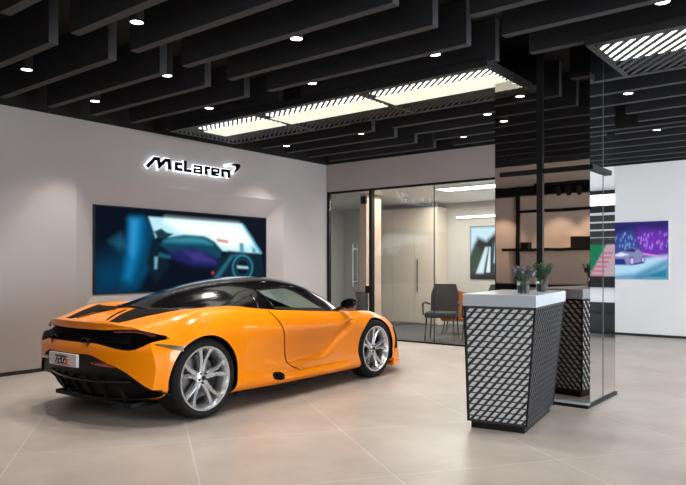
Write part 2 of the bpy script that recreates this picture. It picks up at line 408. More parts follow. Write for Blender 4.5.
# ------------------------------------------------------------------ pictures on screens: colours computed per vertex from soft shapes
def picture(name, nx, ny, layers, strength, parent, place, w_, h_):
    """layers: (polygon in unit coords, colour, softness). place(u, v) -> 3-D"""
    us = np.linspace(0, 1, nx + 1); vs = np.linspace(0, 1, ny + 1)
    U, V = np.meshgrid(us, vs); col = np.zeros(U.shape + (3,))
    for poly, c, soft in layers:
        c = np.array(c, float)
        if poly is None: col[:] = c; continue
        P = np.array(poly, float); d = np.full(U.shape, 1e9); ins = np.zeros(U.shape, bool)
        asp = w_ / h_
        for i in range(len(P)):
            a, b = P[i], P[(i + 1) % len(P)]
            ax, ay, bx, by = a[0] * asp, a[1], b[0] * asp, b[1]
            px, py = U * asp - ax, V - ay; ex, ey = bx - ax, by - ay
            t = np.clip((px * ex + py * ey) / max(ex * ex + ey * ey, 1e-9), 0, 1)
            d = np.minimum(d, np.hypot(px - t * ex, py - t * ey))
            cr = ((a[1] > V) != (b[1] > V)); 
            with np.errstate(divide='ignore', invalid='ignore'):
                xi = (b[0] - a[0]) * (V - a[1]) / (b[1] - a[1] if b[1] != a[1] else 1e-9) + a[0]
            ins ^= cr & (U < xi)
        sd = np.where(ins, d, -d)
        al = np.clip(.5 + sd / max(soft, 1e-4) / 2, 0, 1); al = al * al * (3 - 2 * al)
        if len(c) == 4: al = al * c[3]
        col = col * (1 - al[..., None]) + c[:3] * al[..., None]
    verts = [place(u, v) for v in vs for u in us]
    faces = [(j * (nx + 1) + i, j * (nx + 1) + i + 1, (j + 1) * (nx + 1) + i + 1, (j + 1) * (nx + 1) + i) for j in range(ny) for i in range(nx)]
    me = bpy.data.meshes.new(name); me.from_pydata(verts, [], faces)
    ca = me.color_attributes.new('picture', 'FLOAT_COLOR', 'POINT')
    arr = np.ones((len(verts), 4), np.float32); arr[:, :3] = col.reshape(-1, 3); ca.data.foreach_set('color', arr.ravel())
    m = bpy.data.materials.new(name); m.use_nodes = True; nt = m.node_tree; b = nt.nodes['Principled BSDF']
    at = nt.nodes.new('ShaderNodeVertexColor'); at.layer_name = 'picture'
    nt.links.new(at.outputs[0], b.inputs['Emission Color']); b.inputs['Emission Strength'].default_value = strength
    b.inputs['Base Color'].default_value = (.003, .003, .004, 1); b.inputs['Roughness'].default_value = .4; b.inputs['Specular IOR Level'].default_value = 0
    me.materials.append(m)
    o = bpy.data.objects.new(name, me); C.objects.link(o)
    if parent: o.parent = parent
    return o
def ell(cx, cy, rx, ry, n=28, rot=0, a0=0, a1=360):
    out = []
    for k in range(n):
        a = R(a0 + (a1 - a0) * k / (n if a1 - a0 >= 360 else n - 1)); x, y = rx * math.cos(a), ry * math.sin(a)
        out.append((cx + x * math.cos(rot) - y * math.sin(rot), cy + x * math.sin(rot) + y * math.cos(rot)))
    return out
SW = ri['y1'] - ri['y0']; SH = ri['z1'] - ri['z0']
scr = thing('video_screen', 'wide video wall showing a blue-tinted car cockpit, recessed in the logo wall', 'screen', (XW - RD + .02, (ri['y0'] + ri['y1']) / 2, ri['z0']))
bm = bmesh.new(); box(bm, (-.018, -SW / 2 + .002, .002), (0, SW / 2 - .002, SH - .002)); mesh_obj('bezel', bm, MATTEBLACK, scr)
# u = (x-92)/173 across, v up from the bottom
cock = [(None, (.0008, .003, .008), 0),
    ([(0, .30), (.14, .42), (.155, .05), (0, .0)], (.0, .035, .085), .30),
    ([(.07, .60), (.12, .68), (.155, .55), (.12, .50)], (.008, .06, .11), .08),
    ([(.165, .87), (.27, .89), (.30, .72), (.295, .50), (.27, .28), (.20, .03), (.12, .03), (.15, .5)], (.0, .035, .085), .06),
    ([(.172, .86), (.225, .87), (.22, .60), (.20, .40), (.165, .16), (.145, .18), (.165, .5)], (.004, .15, .34), .11),
    ([(.175, .86), (.20, .86), (.19, .60), (.18, .45), (.17, .5)], (.02, .22, .45), .08),
    ([(.262, .915), (.83, .905), (.965, .50), (.88, .50), (.70, .52), (.655, .62), (.60, .69), (.45, .70), (.37, .67), (.33, .72), (.30, .66), (.29, .74)], (.36, .60, .66), .02),
    ([(.36, .88), (.80, .87), (.89, .66), (.80, .58), (.70, .60), (.62, .72), (.45, .76)], (.85, .95, .95), .10),
    ([(.655, .69), (.735, .67), (.74, .62), (.665, .64)], (.55, .20, .20), .02),
    ([(.81, .64), (.84, .64), (.845, .51), (.815, .51)], (.06, .22, .28), .03), ([(.90, .58), (.925, .56), (.935, .50), (.905, .50)], (.06, .22, .28), .03),
    ([(.83, .91), (.85, .88), (.975, .50), (.96, .48)], (.08, .28, .38), .02),
    ([(.29, .74), (.33, .78), (.36, .735), (.40, .72), (.36, .66), (.31, .66)], (.006, .03, .045), .015),
    ([(.28, .66), (.36, .62), (.37, .3), (.30, .1), (.25, .35)], (.002, .009, .016), .05),
    ([(.32, .58), (.37, .67), (.46, .715), (.58, .71), (.645, .64), (.69, .50), (.69, .42), (.62, .42), (.52, .50), (.40, .46)], (.003, .040, .070), .025),
    ([(.345, .62), (.40, .665), (.50, .685), (.58, .67), (.63, .60), (.55, .62), (.45, .615)], (.03, .20, .27), .05),
    ([(.37, .50), (.50, .55), (.62, .48), (.675, .38), (.66, .30), (.50, .32), (.40, .40)], (.008, .012, .075), .05),
    ([(.46, .50), (.56, .49), (.65, .36), (.52, .38)], (.035, .025, .15), .05),
    ([(.68, .40), (.74, .52), (.84, .50), (.97, .46), (1.0, .1), (.7, .02), (.62, .10)], (.002, .012, .022), .03),
    ([(.64, .14), (.755, .47), (.85, .475), (.85, .45), (.77, .44), (.665, .12)], (.015, .09, .14), .03),
    (ell(.835, .29, .074, .185), (.02, .14, .20), .02), (ell(.835, .29, .062, .155), (.001, .008, .014), .02), (ell(.835, .29, .050, .125), (.008, .05, .08), .02), (ell(.835, .29, .044, .11), (.001, .006, .012), .02),
    ([(.795, .315), (.80, .285), (.875, .275), (.87, .30)], (.30, .55, .62), .02),
    (ell(.635, .22, .009, .022), (.35, .02, .03), .015),
    ([(.295, .42), (.31, .42), (.305, .28), (.295, .28)], (.12, .34, .40), .025), ([(.32, .47), (.38, .44), (.38, .41), (.32, .43)], (.01, .09, .14), .03)]
picture('screen_image', 190, 74, cock, 1.0, scr, lambda u, v: (.003, -SW / 2 + .03 + u * (SW - .06), .02 + v * (SH - .04)), SW, SH)

# ------------------------------------------------------------------ wall lettering
def arc(cx, cy, rx, ry, a0, a1, n=8): return [(cx + rx * math.cos(R(a0 + (a1 - a0) * k / (n - 1))), cy + ry * math.sin(R(a0 + (a1 - a0) * k / (n - 1)))) for k in range(n)]
T = .046; XH = .118; CH = .165
LET = {
 'M': [[(-.005, .0), (.115, .132), (.170, .132), (.190, .035), (.285, .132), (.335, .132), (.352, .0)]],
 'c': [[(.125, .105), (.022, .105), (.022, .022), (.125, .022)]],
 'L': [[(.022, CH), (.022, .022), (.130, .022)]],
 'a': [[(.010, .108), (.138, .108), (.138, 0)], [(.138, .014), (.022, .014), (.022, .062), (.138, .062)]],
 'r': [[(.022, 0), (.022, .106), (.095, .106)]],
 'e': [[(.022, .058), (.142, .058), (.142, .110), (.022, .110), (.022, .014), (.142, .014)]],
 'n': [[(.022, 0), (.022, .106), (.142, .106), (.142, 0)]],
}
TW = {'a': .036, 'e': .034}
pos = [('M', 0, 0), ('c', .435, 0), ('L', .585, 0), ('a', .745, 0), ('r', .945, 0), ('e', 1.06, 0), ('n', 1.25, 0)]
sgn = thing('lettering_sign', 'black backlit McLaren lettering with swoosh, high on the logo wall', 'sign', (XW, 5.545, 2.715))
KX = 1.09
for ch, u0, _ in pos:
    for nm, wd, a, b, mm in (('letter', T, .045, .065, GLOSSBLACK), ('letter_halo', T + .018, .012, .044, HALO)):
        bm = bmesh.new()
        for st in LET[ch]:
            tt = wd * 1.1 if ch == 'M' else wd - (T - TW.get(ch, T))
            p2 = ribbon([((u0 + x) * KX, y) for x, y in st], tt)
            prism(bm, p2, lambda u, v, d: (d, u, v), a, b)
        mesh_obj(nm, bm, mm, sgn)
sw = [(1.52, .188), (1.64, .228), (1.74, .246), (1.80, .243), (1.825, .215), (1.79, .165), (1.72, .112), (1.655, .072), (1.71, .135), (1.733, .175), (1.725, .198), (1.64, .203)]
for nm, g, a, b, mm in (('swoosh', 0, .045, .065, GLOSSBLACK), ('swoosh_halo', .011, .012, .044, HALO)):
    cx = sum(p[0] for p in sw) / len(sw); cy = sum(p[1] for p in sw) / len(sw)
    bm = bmesh.new()
    if g:
        cl = [(1.51, .190), (1.64, .214), (1.74, .224), (1.785, .210), (1.765, .165), (1.66, .080)]
        prism(bm, ribbon(cl, .040), lambda u, v, d: (d, u - .06, v), a, b)
    else: prism(bm, sw, lambda u, v, d: (d, u - .06, v), a, b)
    mesh_obj(nm, bm, mm, sgn)

# ------------------------------------------------------------------ glass partition
def xg(px, Y=YG):
    r = (px - 343) / 657.5; return (-.6232 + .782 * r) / (.782 + .6232 * r) * Y
gp = thing('glass_partition', 'full-height frameless glass partition under the header wall, in front of the office', 'partition', (xg(420), YG, 0))
gx = gp.location.x
def gpart(name, a, b, m, parent=gp, org=None):
    bm = bmesh.new(); ox, oy = (gx, YG) if org is None else org
    box(bm, (a[0] - ox, a[1] - oy, a[2]), (b[0] - ox, b[1] - oy, b[2])); return mesh_obj(name, bm, m, parent)
x329, x370, x432, xend = xg(330), xg(370), xg(432.5), XE
gpart('glass_pane', (x370 + .03, YG + .05, .02), (x432 - .006, YG + .062, ZGT - .02), GLASS)
gpart('glass_pane', (x432 + .006, YG + .05, .02), (xend, YG + .062, ZGT - .02), GLASS)
gpart('head_channel', (XW + .02, YG + .02, ZGT - .035), (xend, YG + .09, ZGT), BLACK)
gpart('floor_channel', (x370, YG + .02, 0), (xend, YG + .09, .025), BLACK)
gpart('frame_post', (x370 - .03, YG + .01, 0), (x370 + .03, YG + .10, ZGT), BLACK)
gpart('glass_joint', (x432 - .006, YG + .048, .02), (x432 + .006, YG + .066, ZGT), DARKSTEEL)
gpart('wall_channel', (XW + .002, YG + .02, 0), (XW + .05, YG + .09, ZGT), BLACK)
dr = thing('glass_door', 'frameless glass door with vertical bar handle, left end of the partition', 'door', ((x329 + x370) / 2, YG, 0))
do = (dr.location.x, YG)
gpart('glass_pane', (XW + .055, YG + .05, .012), (x370 - .035, YG + .062, ZGT - .04), GLASS, dr, do)
xh = xg(353)
bm = bmesh.new()
for yy in (YG - .01, YG + .12):
    tube(bm, [(xh - do[0], yy - YG, .93), (xh - do[0], yy - YG, 1.72)], .010, 10)
for zz in (1.02, 1.62): tube(bm, [(xh - do[0], -.01, zz), (xh - do[0], .12, zz)], .008, 8)
mesh_obj('door_handle', bm, DISC, dr)
xb = xg(362); gpart('patch_fitting', (xb - .055, YG + .035, 2.44), (xb + .055, YG + .078, 2.58), BLACK, dr, do)
gpart('lock', (xg(366) - .04, YG + .03, .82), (xg(366) + .05, YG + .085, .95), BLACK, dr, do)

# office furniture seen through the glass
def X_at(px, Y):
    r = (px - 343) / 657.5; return (-.6232 + .782 * r) / (.782 + .6232 * r) * Y
def Z_at(px, py, Y):
    r = (px - 343) / 657.5; return 1.31 + (266 - py) / 657.5 * Y / (.782 + .6232 * r)
Yc = YR - .45
cab = thing('wall_cupboard', 'tall beige panelled cupboard wall at the back of the office', 'cupboard', (X_at(400, Yc), Yc, 0))
xa, xz = X_at(372, Yc), X_at(437, Yc); cx0 = cab.location.x
bm = bmesh.new(); box(bm, (xa - cx0, .02, .006), (xz - cx0, .44, 2.62)); mesh_obj('carcass', bm, OFFWALL, cab)
edges = np.linspace(xa, xz, 4)
for k in range(3):
    bm = bmesh.new(); box(bm, (edges[k] - cx0 + .004, 0, .03), (edges[k + 1] - cx0 - .004, .02, 2.6)); dd = mesh_obj('door', bm, OFFWALL, cab)
    if k == 2:
        bm = bmesh.new(); tube(bm, [(edges[k] - cx0 + .10, -.035, .72), (edges[k] - cx0 + .10, -.035, 1.46)], .012, 8); box(bm, (edges[k] - cx0 + .09, -.03, .80), (edges[k] - cx0 + .11, 0, .82)); box(bm, (edges[k] - cx0 + .09, -.03, 1.38), (edges[k] - cx0 + .11, 0, 1.40))
        mesh_obj('handle', bm, DARKSTEEL, dd)
Yp = YG + .75
pcol = thing('timber_partition_end', 'pale pinkish timber partition end standing behind the glass door', 'partition', (X_at(363, Yp), Yp, 0))
bm = bmesh.new(); box(bm, (-.08, 0, .006), (.08, .5, ZGT), bev=.004); mesh_obj('panel', bm, PINKWOOD, pcol)
bm = bmesh.new(); box(bm, (-.086, -.012, .006), (.086, 0, .10)); mesh_obj('plinth', bm, MATTEBLACK, pcol)
bn = thing('waste_bin', 'black cylindrical bin behind the glass beside the door post', 'bin', (X_at(362, YG + .45), YG + .45, .006))
bm = bmesh.new(); lathe(bm, [(.10, 0), (.125, .78), (.13, .80), (.115, .80), (.10, .74), (.09, .05)], 28); mesh_obj('bin_body', bm, MATTEBLACK, bn, smooth=True)
bm = bmesh.new(); lathe(bm, [(.132, .785), (.136, .80), (.132, .815), (.11, .812)], 28); mesh_obj('rim', bm, BLACK, bn, smooth=True)

def office_chair(px, Y, rz, label, name='office_armchair'):
    t = thing(name, label, 'chair', (X_at(px, Y), Y, .006), rz, 'dark office chairs behind the glass')
    bm = bmesh.new(); box(bm, (-.27, -.26, .40), (.27, .26, .50), bev=.03); mesh_obj('seat', bm, CHAIR, t, smooth=True)
    bm = bmesh.new()
    pts = []
    for k in range(9):
        z = .48 + .50 * k / 8; yy = .24 + .08 * (k / 8) ** 1.3
        pts.append((yy, z))
    for k in range(8):
        (ya, za), (yb, zb) = pts[k], pts[k + 1]
        wa = .25 - .02 * max(0, k - 5); wb = .25 - .02 * max(0, k - 4)
        hexa(bm, [(-wa, ya, za), (wa, ya, za), (wa, ya + .05, za), (-wa, ya + .05, za), (-wb, yb, zb), (wb, yb, zb), (wb, yb + .05, zb), (-wb, yb + .05, zb)])
    mesh_obj('backrest', bm, CHAIR, t, smooth=True)
    for s in (-1, 1):
        bm = bmesh.new(); tube(bm, [(s * .27, .24, .62), (s * .30, 0, .66), (s * .30, -.20, .65), (s * .29, -.22, .45)], .018, 8); mesh_obj('armrest', bm, CHAIR, t, smooth=True)
        for q in (-1, 1):
            bm = bmesh.new(); tube(bm, [(s * .23, q * .22, .42), (s * .26, q * .25, 0)], .014, 8); mesh_obj('leg', bm, BLACK, t, smooth=True)
    return t
ch1 = office_chair(442, YG + .62, R(20), 'dark upholstered office chair beside the glass joint, left of the orange one')
ch2 = office_chair(483, YG + .75, R(-25), 'dark office chair partly hidden behind the lattice counter, under the road picture')
oc = thing('orange_chair', 'orange fabric tub chair between the two dark office chairs', 'chair', (X_at(457, YG + 1.75), YG + 1.75, .006), R(200))
bm = bmesh.new(); box(bm, (-.28, -.26, .25), (.28, .26, .44), bev=.04); mesh_obj('seat', bm, ORFAB, oc, smooth=True)
bm = bmesh.new()
for k in range(12):
    a0, a1 = R(-15 + 210 * k / 12), R(-15 + 210 * (k + 1) / 12)
    p = lambda a, r, z: (r * math.cos(a), r * math.sin(a), z)
    h0 = .68 + .16 * math.sin(max(0, a0)) if a0 > 0 else .68; h1 = .68 + .16 * math.sin(max(0, a1))
    hexa(bm, [p(a0, .27, .3), p(a1, .27, .3), p(a1, .34, .3), p(a0, .34, .3), p(a0, .27, h0), p(a1, .27, h1), p(a1, .34, h1), p(a0, .34, h0)])
mesh_obj('backrest', bm, ORFAB, oc, smooth=True)
for s in (-1, 1):
    for q in (-1, 1):
        bm = bmesh.new(); tube(bm, [(s * .2, q * .18, .27), (s * .25, q * .22, 0)], .015, 8); mesh_obj('leg', bm, BLACK, oc, smooth=True)
# picture on the office back wall
Yq = YR - .03
xa, xz = X_at(470, Yq), X_at(500, Yq); za, zb = Z_at(484, 279, Yq), Z_at(484, 226, Yq)
road = thing('road_picture', 'lit picture of a road through dark trees on the office back wall', 'picture', ((xa + xz) / 2, YR, za))
ww, hh = xz - xa, zb - za
bm = bmesh.new(); box(bm, (-ww / 2, -.028, 0), (ww / 2, -.001, hh)); mesh_obj('frame', bm, MATTEBLACK, road)
lay = [(None, (.01, .014, .012), 0), ([(0, .45), (.25, .80), (.55, .72), (1, .95), (1, 1), (0, 1)], (.55, .72, .85), .06),
       ([(0, .45), (.2, .68), (.4, .5), (.3, .1), (0, .1)], (.02, .05, .03), .06), ([(.20, .10), (.52, .60), (.62, .60), (.45, .10)], (.6, .72, .78), .03),
       ([(.55, .12), (.66, .60), (.70, .60), (.68, .12)], (.7, .8, .85), .02), ([(.78, .1), (.72, .6), (.80, .75), (1, .8), (1, .1)], (.03, .06, .07), .05),
       ([(.8, .3), (.85, .7), (.88, .7), (.86, .3)], (.4, .55, .7), .02), ([(.9, .2), (.93, .8), (.97, .8), (.95, .2)], (.3, .45, .6), .02)]
picture('picture_print', 50, 60, lay, 1.0, road, lambda u, v: (-ww / 2 + .01 + u * (ww - .02), -.031, .01 + v * (hh - .02)), ww, hh)
# office ceiling lights
t = thing('office_ceiling_light', 'bright rectangular light recessed in the office ceiling', 'ceiling light', (X_at(472, YG + 1.0), YG + 1.0, ZGT))
bm = bmesh.new(); box(bm, (-.62, -.22, -.01), (.75, .22, .018)); mesh_obj('diffuser', bm, OFFLIGHT, t)
bm = bmesh.new()
for a in ((-.64, -.24, .77, -.22), (-.64, .22, .77, .24), (-.64, -.22, -.62, .22), (.75, -.22, .77, .22)): box(bm, (a[0], a[1], -.012), (a[2], a[3], .018))
mesh_obj('frame', bm, WHITE, t)
t = thing('linear_wall_light', 'thin horizontal light line high on the office back wall above the road picture', 'wall light', (X_at(476, YR), YR, Z_at(476, 218, YR)))
bm = bmesh.new(); box(bm, (-.45, -.06, 0), (.55, 0, .05)); mesh_obj('housing', bm, WHITE, t)
bm = bmesh.new(); box(bm, (-.44, -.064, .005), (.54, -.060, .045)); mesh_obj('diffuser', bm, OFFLIGHT, t)
lamp('AREA', 'office_light', (-6.1, YG + 1.9, ZGT - .05), 115, (1, .93, .84), (0, 0, 0), shape='RECTANGLE', size=3.0, size_y=2.2)

# ------------------------------------------------------------------ picture of silver car, right part of the far wall
Yq = YR - .03
xa, xz = X_at(612, Yq), X_at(669, Yq); za, zb = Z_at(645, 280, Yq), Z_at(645, 221, Yq)
pc = thing('light_box_picture', 'illuminated purple night picture of a silver sports car on the far wall', 'picture', ((xa + xz) / 2, YR, za))
ww2, hh2 = xz - xa, zb - za
bm = bmesh.new(); box(bm, (-ww2 / 2, -.028, 0), (ww2 / 2, -.001, hh2)); mesh_obj('frame', bm, WHITE, pc)
lay = [(None, (.03, .02, .14), 0),
  ([(0, 1), (1, 1), (1, .8), (0, .8)], (.01, .01, .07), .1),
  ([(.45, .40), (.50, .85), (.98, .82), (1, .38)], (.09, .02, .24), .14),
  ([(.0, .45), (.0, .75), (.35, .85), (.5, .5)], (.02, .04, .16), .1)]
rr = random.Random(3)
for k in range(60):
    x = rr.random(); y = .48 + .30 * rr.random(); wdt = .005 + .007 * rr.random()
    c = (.28, .16, .55) if x > .4 else (.14, .26, .45)
    lay.append(([(x, y), (x + wdt, y), (x + wdt, y + .05), (x, y + .04)], c, .015))
lay += [([(0, .0), (0, .30), (.5, .36), (1, .42), (1, 0)], (.24, .38, .48), .05),
  ([(.0, .06), (.4, .10), (1, .36), (1, .24), (.5, .0), (0, 0)], (.06, .17, .28), .06),
  ([(.40, .02), (1, .22), (1, .0)], (.01, .12, .20), .06),
  ([(.55, .46), (1, .38), (1, .36), (.55, .43)], (.45, .16, .42), .02),
  ([(.0, .26), (.02, .42), (.10, .47), (.22, .50), (.36, .56), (.47, .52), (.58, .44), (.60, .32), (.5, .27), (.30, .24)], (.13, .14, .26), .02),
  ([(.20, .49), (.34, .55), (.44, .52), (.40, .47)], (.02, .02, .10), .015),
  ([(.02, .42), (.16, .47), (.30, .43), (.15, .40)], (.42, .46, .62), .02),
  ([(.0, .25), (.0, .36), (.22, .36), (.26, .26)], (.01, .02, .12), .02),
  (ell(.36, .32, .045, .075), (.02, .01, .08), .015), (ell(.36, .32, .030, .052), (.40, .30, .75), .015),
  (ell(.56, .34, .028, .06), (.02, .01, .08), .015), (ell(.56, .34, .017, .04), (.40, .30, .75), .012),
  ([(.38, .27), (.56, .31), (.56, .28), (.4, .25)], (.02, .01, .1), .01)]
picture('picture_print', 90, 80, lay, 1.25, pc, lambda u, v: (-ww2 / 2 + .01 + u * (ww2 - .02), -.031, .01 + v * (hh2 - .02)), ww2, hh2)

# ------------------------------------------------------------------ stand seen only in the column's side mirror
xr0, xr1 = -.42, .55
st = thing('race_track_display', 'display stand with green and pink race track picture, mirrored in the column side', 'display', (0, YR, 0))
def dbox(name, x0, x1, d0, d1, z0, z1, m, p=st):
    bm = bmesh.new(); box(bm, (x0, -d1, z0), (x1, -d0, z1)); return mesh_obj(name, bm, m, p)
dbox('black_band', xr0, xr1, 0.001, .10, .90, 1.09, MATTEBLACK)  # solid black band below the screen
dbox('screen_frame', xr0, xr1, .001, .06, 1.09, 1.85, MATTEBLACK)
lay = [(None, (.05, .30, .16), 0), ([(.0, .0), (.55, .0), (.62, 1), (0, 1)], (.02, .28, .13), .04), ([(.35, 0), (1, 0), (1, 1), (.75, 1)], (.75, .55, .62), .03)]
for k in range(6): lay.append(([(.30 + .06 * k, .12 * k), (.62 + .04 * k, .12 * k), (.62 + .04 * k, .12 * k + .05), (.32 + .06 * k, .12 * k + .05)], (.85, .2, .32), .015))
lay.append(([(0, .85), (1, .85), (1, 1), (0, 1)], (.06, .06, .07), .03))
picture('screen_image', 40, 40, lay, .5, st, lambda u, v: (xr1 - .02 - u * (xr1 - xr0 - .04), -.064, 1.11 + v * .72), .97, .72)
for k in range(3): dbox('slat', xr0, xr1, .001, .05, 1.87 + .15 * k, 1.985 + .15 * k, CHAIR)
dbox('fascia', xr0, xr1, .001, .12, 2.34, 2.47, MATTEBLACK)
dbox('light_box', xr0, xr1, .001, .12, 2.47, 2.68, SHELFLIGHT)
dbox('cap_rail', xr0, xr1, .001, .13, 2.68, 2.76, MATTEBLACK)
bnch = thing('low_bench', 'dark upholstered low bench below the race track display', 'bench', (.05, YR - .45, 0))
bm = bmesh.new(); box(bm, (-.6, -.22, .10), (.6, .22, .42), bev=.03); mesh_obj('seat', bm, CHAIR, bnch, smooth=True)
bm = bmesh.new(); box(bm, (-.6, .14, .40), (.6, .26, .62), bev=.03); mesh_obj('backrest', bm, CHAIR, bnch, smooth=True)
for s in (-1, 1):
    for q in (-1, 1):
        bm = bmesh.new(); tube(bm, [(s * .5, q * .16, .11), (s * .5, q * .16, 0)], .02, 8); mesh_obj('leg', bm, BLACK, bnch)

# ------------------------------------------------------------------ display shelving on the wall mirrored in the column front
sh = thing('display_shelving', 'black framed display shelving against warm beige wall, seen in column mirror', 'shelving', (-4.6, YD, 0))
def sbox(name, x0, x1, d0, d1, z0, z1, m):
    bm = bmesh.new(); box(bm, (x0 + 4.6, d0, z0), (x1 + 4.6, d1, z1)); return mesh_obj(name, bm, m, sh)
sbox('upright', -5.22, -5.16, .001, .05, .99, 2.62, BLACK)
sbox('upright', -5.72, -5.66, .001, .05, .99, 2.62, BLACK)
sbox('crossbar', -5.16, -3.3, .001, .05, 2.31, 2.36, BLACK)
sbox('shelf', -5.4, -3.3, .001, .28, 1.60, 1.635, WHITE)
sbox('shelf_edge', -5.4, -3.3, .28, .29, 1.585, 1.64, BLACK)
sbox('head_beam', -6.2, -3.2, .001, .12, 2.62, 2.80, BLACK)
cbn = thing('low_cabinet', 'low dark cabinet standing under the display shelf', 'cabinet', (-4.6, YD, 0))
bm = bmesh.new(); box(bm, (-1.3, .002, 0), (1.3, .40, .98)); mesh_obj('body', bm, DARKSTEEL, cbn)
for k in range(3):
    bm = bmesh.new(); box(bm, (-1.29 + k * .865, .402, .06), (-.44 + k * .865, .42, .97)); mesh_obj('door', bm, MATTEBLACK, cbn)
for x, wd, hgt, lb in ((-4.98, .14, .12, 'small black box on the display shelf, beside the upright'), (-3.92, .42, .20, 'wide black box on the display shelf, right end')):
    bm = bmesh.new(); box(bm, (x - wd / 2, YD + .05, 1.636), (x + wd / 2, YD + .22, 1.636 + hgt), bev=.006); tag(mesh_obj('display_box', bm, MATTEBLACK), lb, 'box')
tr = thing('track_light', 'black ceiling track with three spot heads near the display wall', 'track light', (-4.05, YD + .55, 0))
bm = bmesh.new(); box(bm, (-.6, -.02, 2.74), (.6, .02, 2.78)); mesh_obj('track', bm, BLACK, tr)
for s in (-.5, .5):
    bm = bmesh.new(); tube(bm, [(s, 0, 2.78), (s, 0, HC)], .006, 6); mesh_obj('suspension_rod', bm, BLACK, tr)
for k in (-.18, 0, .18):
    bm = bmesh.new(); tube(bm, [(k, 0, 2.74), (k, 0, 2.66)], .012, 8); tube(bm, [(k, .03, 2.70), (k, -.06, 2.55)], .04, 14); mesh_obj('spot_head', bm, BLACK, tr, smooth=True)
for x in (-3.75, -4.4, -5.5):
    lamp('SPOT', 'display_spot_beam', (x, YD + .7, 2.6), 42, (1, .80, .58), (R(-32), 0, 0), spot_size=R(62), spot_blend=.6, shadow_soft_size=.03)

# ------------------------------------------------------------------ mirrored column
cX0, cX1, cY0, cY1 = -2.842 * S, -1.93 * S, 5.95 * S, 6.696 * S
cl = thing('mirrored_column', 'square column clad in mirror with black centre strip and rail, behind the counter', 'column', ((cX0 + cX1) / 2, (cY0 + cY1) / 2, 0))
kx, ky = cl.location.x, cl.location.y
def cbox(name, a, b, m, bev=0):
    bm = bmesh.new(); box(bm, (a[0] - kx, a[1] - ky, a[2]), (b[0] - kx, b[1] - ky, b[2]), bev=bev); return mesh_obj(name, bm, m, cl)
cbox('core', (cX0 + .02, cY0 + .02, .03), (cX1 - .02, cY1 - .02, HC), MATTEBLACK)
mid = (cX0 + cX1) / 2; ym = (cY0 + cY1) / 2
for a, b in ((cX0, mid - .003), (mid + .003, cX1)): cbox('front_mirror_panel', (a, cY0, .03), (b, cY0 + .012, HC - .005), MIRRORD)
for a, b in ((cX0, mid - .003), (mid + .003, cX1)): cbox('rear_mirror_panel', (a, cY1 - .012, .03), (b, cY1, HC - .005), MIRRORD)
for a, b in ((cY0 + .012, ym - .003), (ym + .003, cY1 - .012)):
    cbox('side_mirror_panel', (cX1 - .012, a, .03), (cX1, b, HC - .005), MIRRORB)
    cbox('side_mirror_panel', (cX0, a, .03), (cX0 + .012, b, HC - .005), MIRRORB)
cbox('centre_strip', (mid - .03, cY0 - .02, .03), (mid + .03, cY0, HC - .005), BLACK)
cbox('side_joint_strip', (cX1, ym - .006, .03), (cX1 + .003, ym + .006, HC - .005), DARKSTEEL)
cbox('base_plate', (cX0 - .02, cY0 - .10, 0), (cX1 + .015, cY1 + .02, .03), BLACK)
cbox('base_plate_top', (cX0 - .015, cY0 - .095, .03), (cX1 + .01, cY0 - .001, .034), SLAB)
zr = 1.31 + (266 - 164.5) / 657.5 * 5.856 * S - .045
bm = bmesh.new()
box(bm, (cX0 + .06 - kx, cY0 - .022 - ky, zr), (cX1 + .035 - kx, cY0 - .001 - ky, zr + .045)); box(bm, (cX1 + .001 - kx, cY0 - .001 - ky, zr), (cX1 + .035 - kx, 6.48 * S - ky, zr + .045))
mesh_obj('wrap_rail', bm, BLACK, cl)

# ------------------------------------------------------------------ reception counter
CA = R(9)
ct = thing('reception_counter', 'tapered reception counter with pale top and black diagonal lattice sides', 'counter', (-2.070, 4.885, 0), CA)
# local: x across the front (negative to the left), y depth (away from the camera)
bot = [(-.470, 0.0), (0, 0), (0, .94), (-.470, .94)]
top = [(-.490, -.035), (.075, -.035), (.075, 1.07), (-.490, 1.07)]
zb0, zt0 = .055, .985
bm = bmesh.new(); ins = .012
def insetq(q, d): return [(q[0][0] + d, q[0][1] + d), (q[1][0] - d, q[1][1] + d), (q[2][0] - d, q[2][1] - d), (q[3][0] + d, q[3][1] - d)]
bi, ti = insetq(bot, ins), insetq(top, ins)
hexa(bm, [(*p, zb0) for p in bi] + [(*p, zt0) for p in ti]); mesh_obj('inner_body', bm, INNERWHITE, ct)
def bil(P, u, v):
    a = P[0].lerp(P[1], u); b = P[3].lerp(P[2], u); return a.lerp(b, v)
def face_lattice(i, j, cols_, rows_, slope, dw, name):
    P = [Vector((*bot[i], zb0)), Vector((*bot[j], zb0)), Vector((*top[j], zt0)), Vector((*top[i], zt0))]
    n = (P[1] - P[0]).cross(P[3] - P[0]).normalized()
    bm = bmesh.new()
    lattice(bm, lambda u, v, d: tuple(bil(P, u, v) - n * d), cols_, rows_, slope, dw, .0085, 0, .008, .018)
    return mesh_obj(name, bm, DARKSTEEL_L, ct)
DARKSTEEL_L = mat('counter_lattice_metal', (.018, .019, .024), .45)
face_lattice(0, 1, 8, 20, 1.55, .052, 'lattice_panel')
face_lattice(1, 2, 14, 20, .78, .031, 'lattice_panel')
face_lattice(2, 3, 8, 20, 1.55, .052, 'lattice_panel')
face_lattice(3, 0, 14, 20, .78, .031, 'lattice_panel')
bm = bmesh.new()
s2 = [(top[0][0] - .012, top[0][1] - .012), (top[1][0] + .012, top[1][1] - .012), (top[2][0] + .012, top[2][1] + .012), (top[3][0] - .012, top[3][1] + .012)]
hexa(bm, [(*p, zt0 + .004) for p in s2] + [(*p, 1.085) for p in s2]); bmesh.ops.bevel(bm, geom=list(bm.edges), offset=.003, segments=1, affect='EDGES'); mesh_obj('countertop', bm, SLAB, ct)
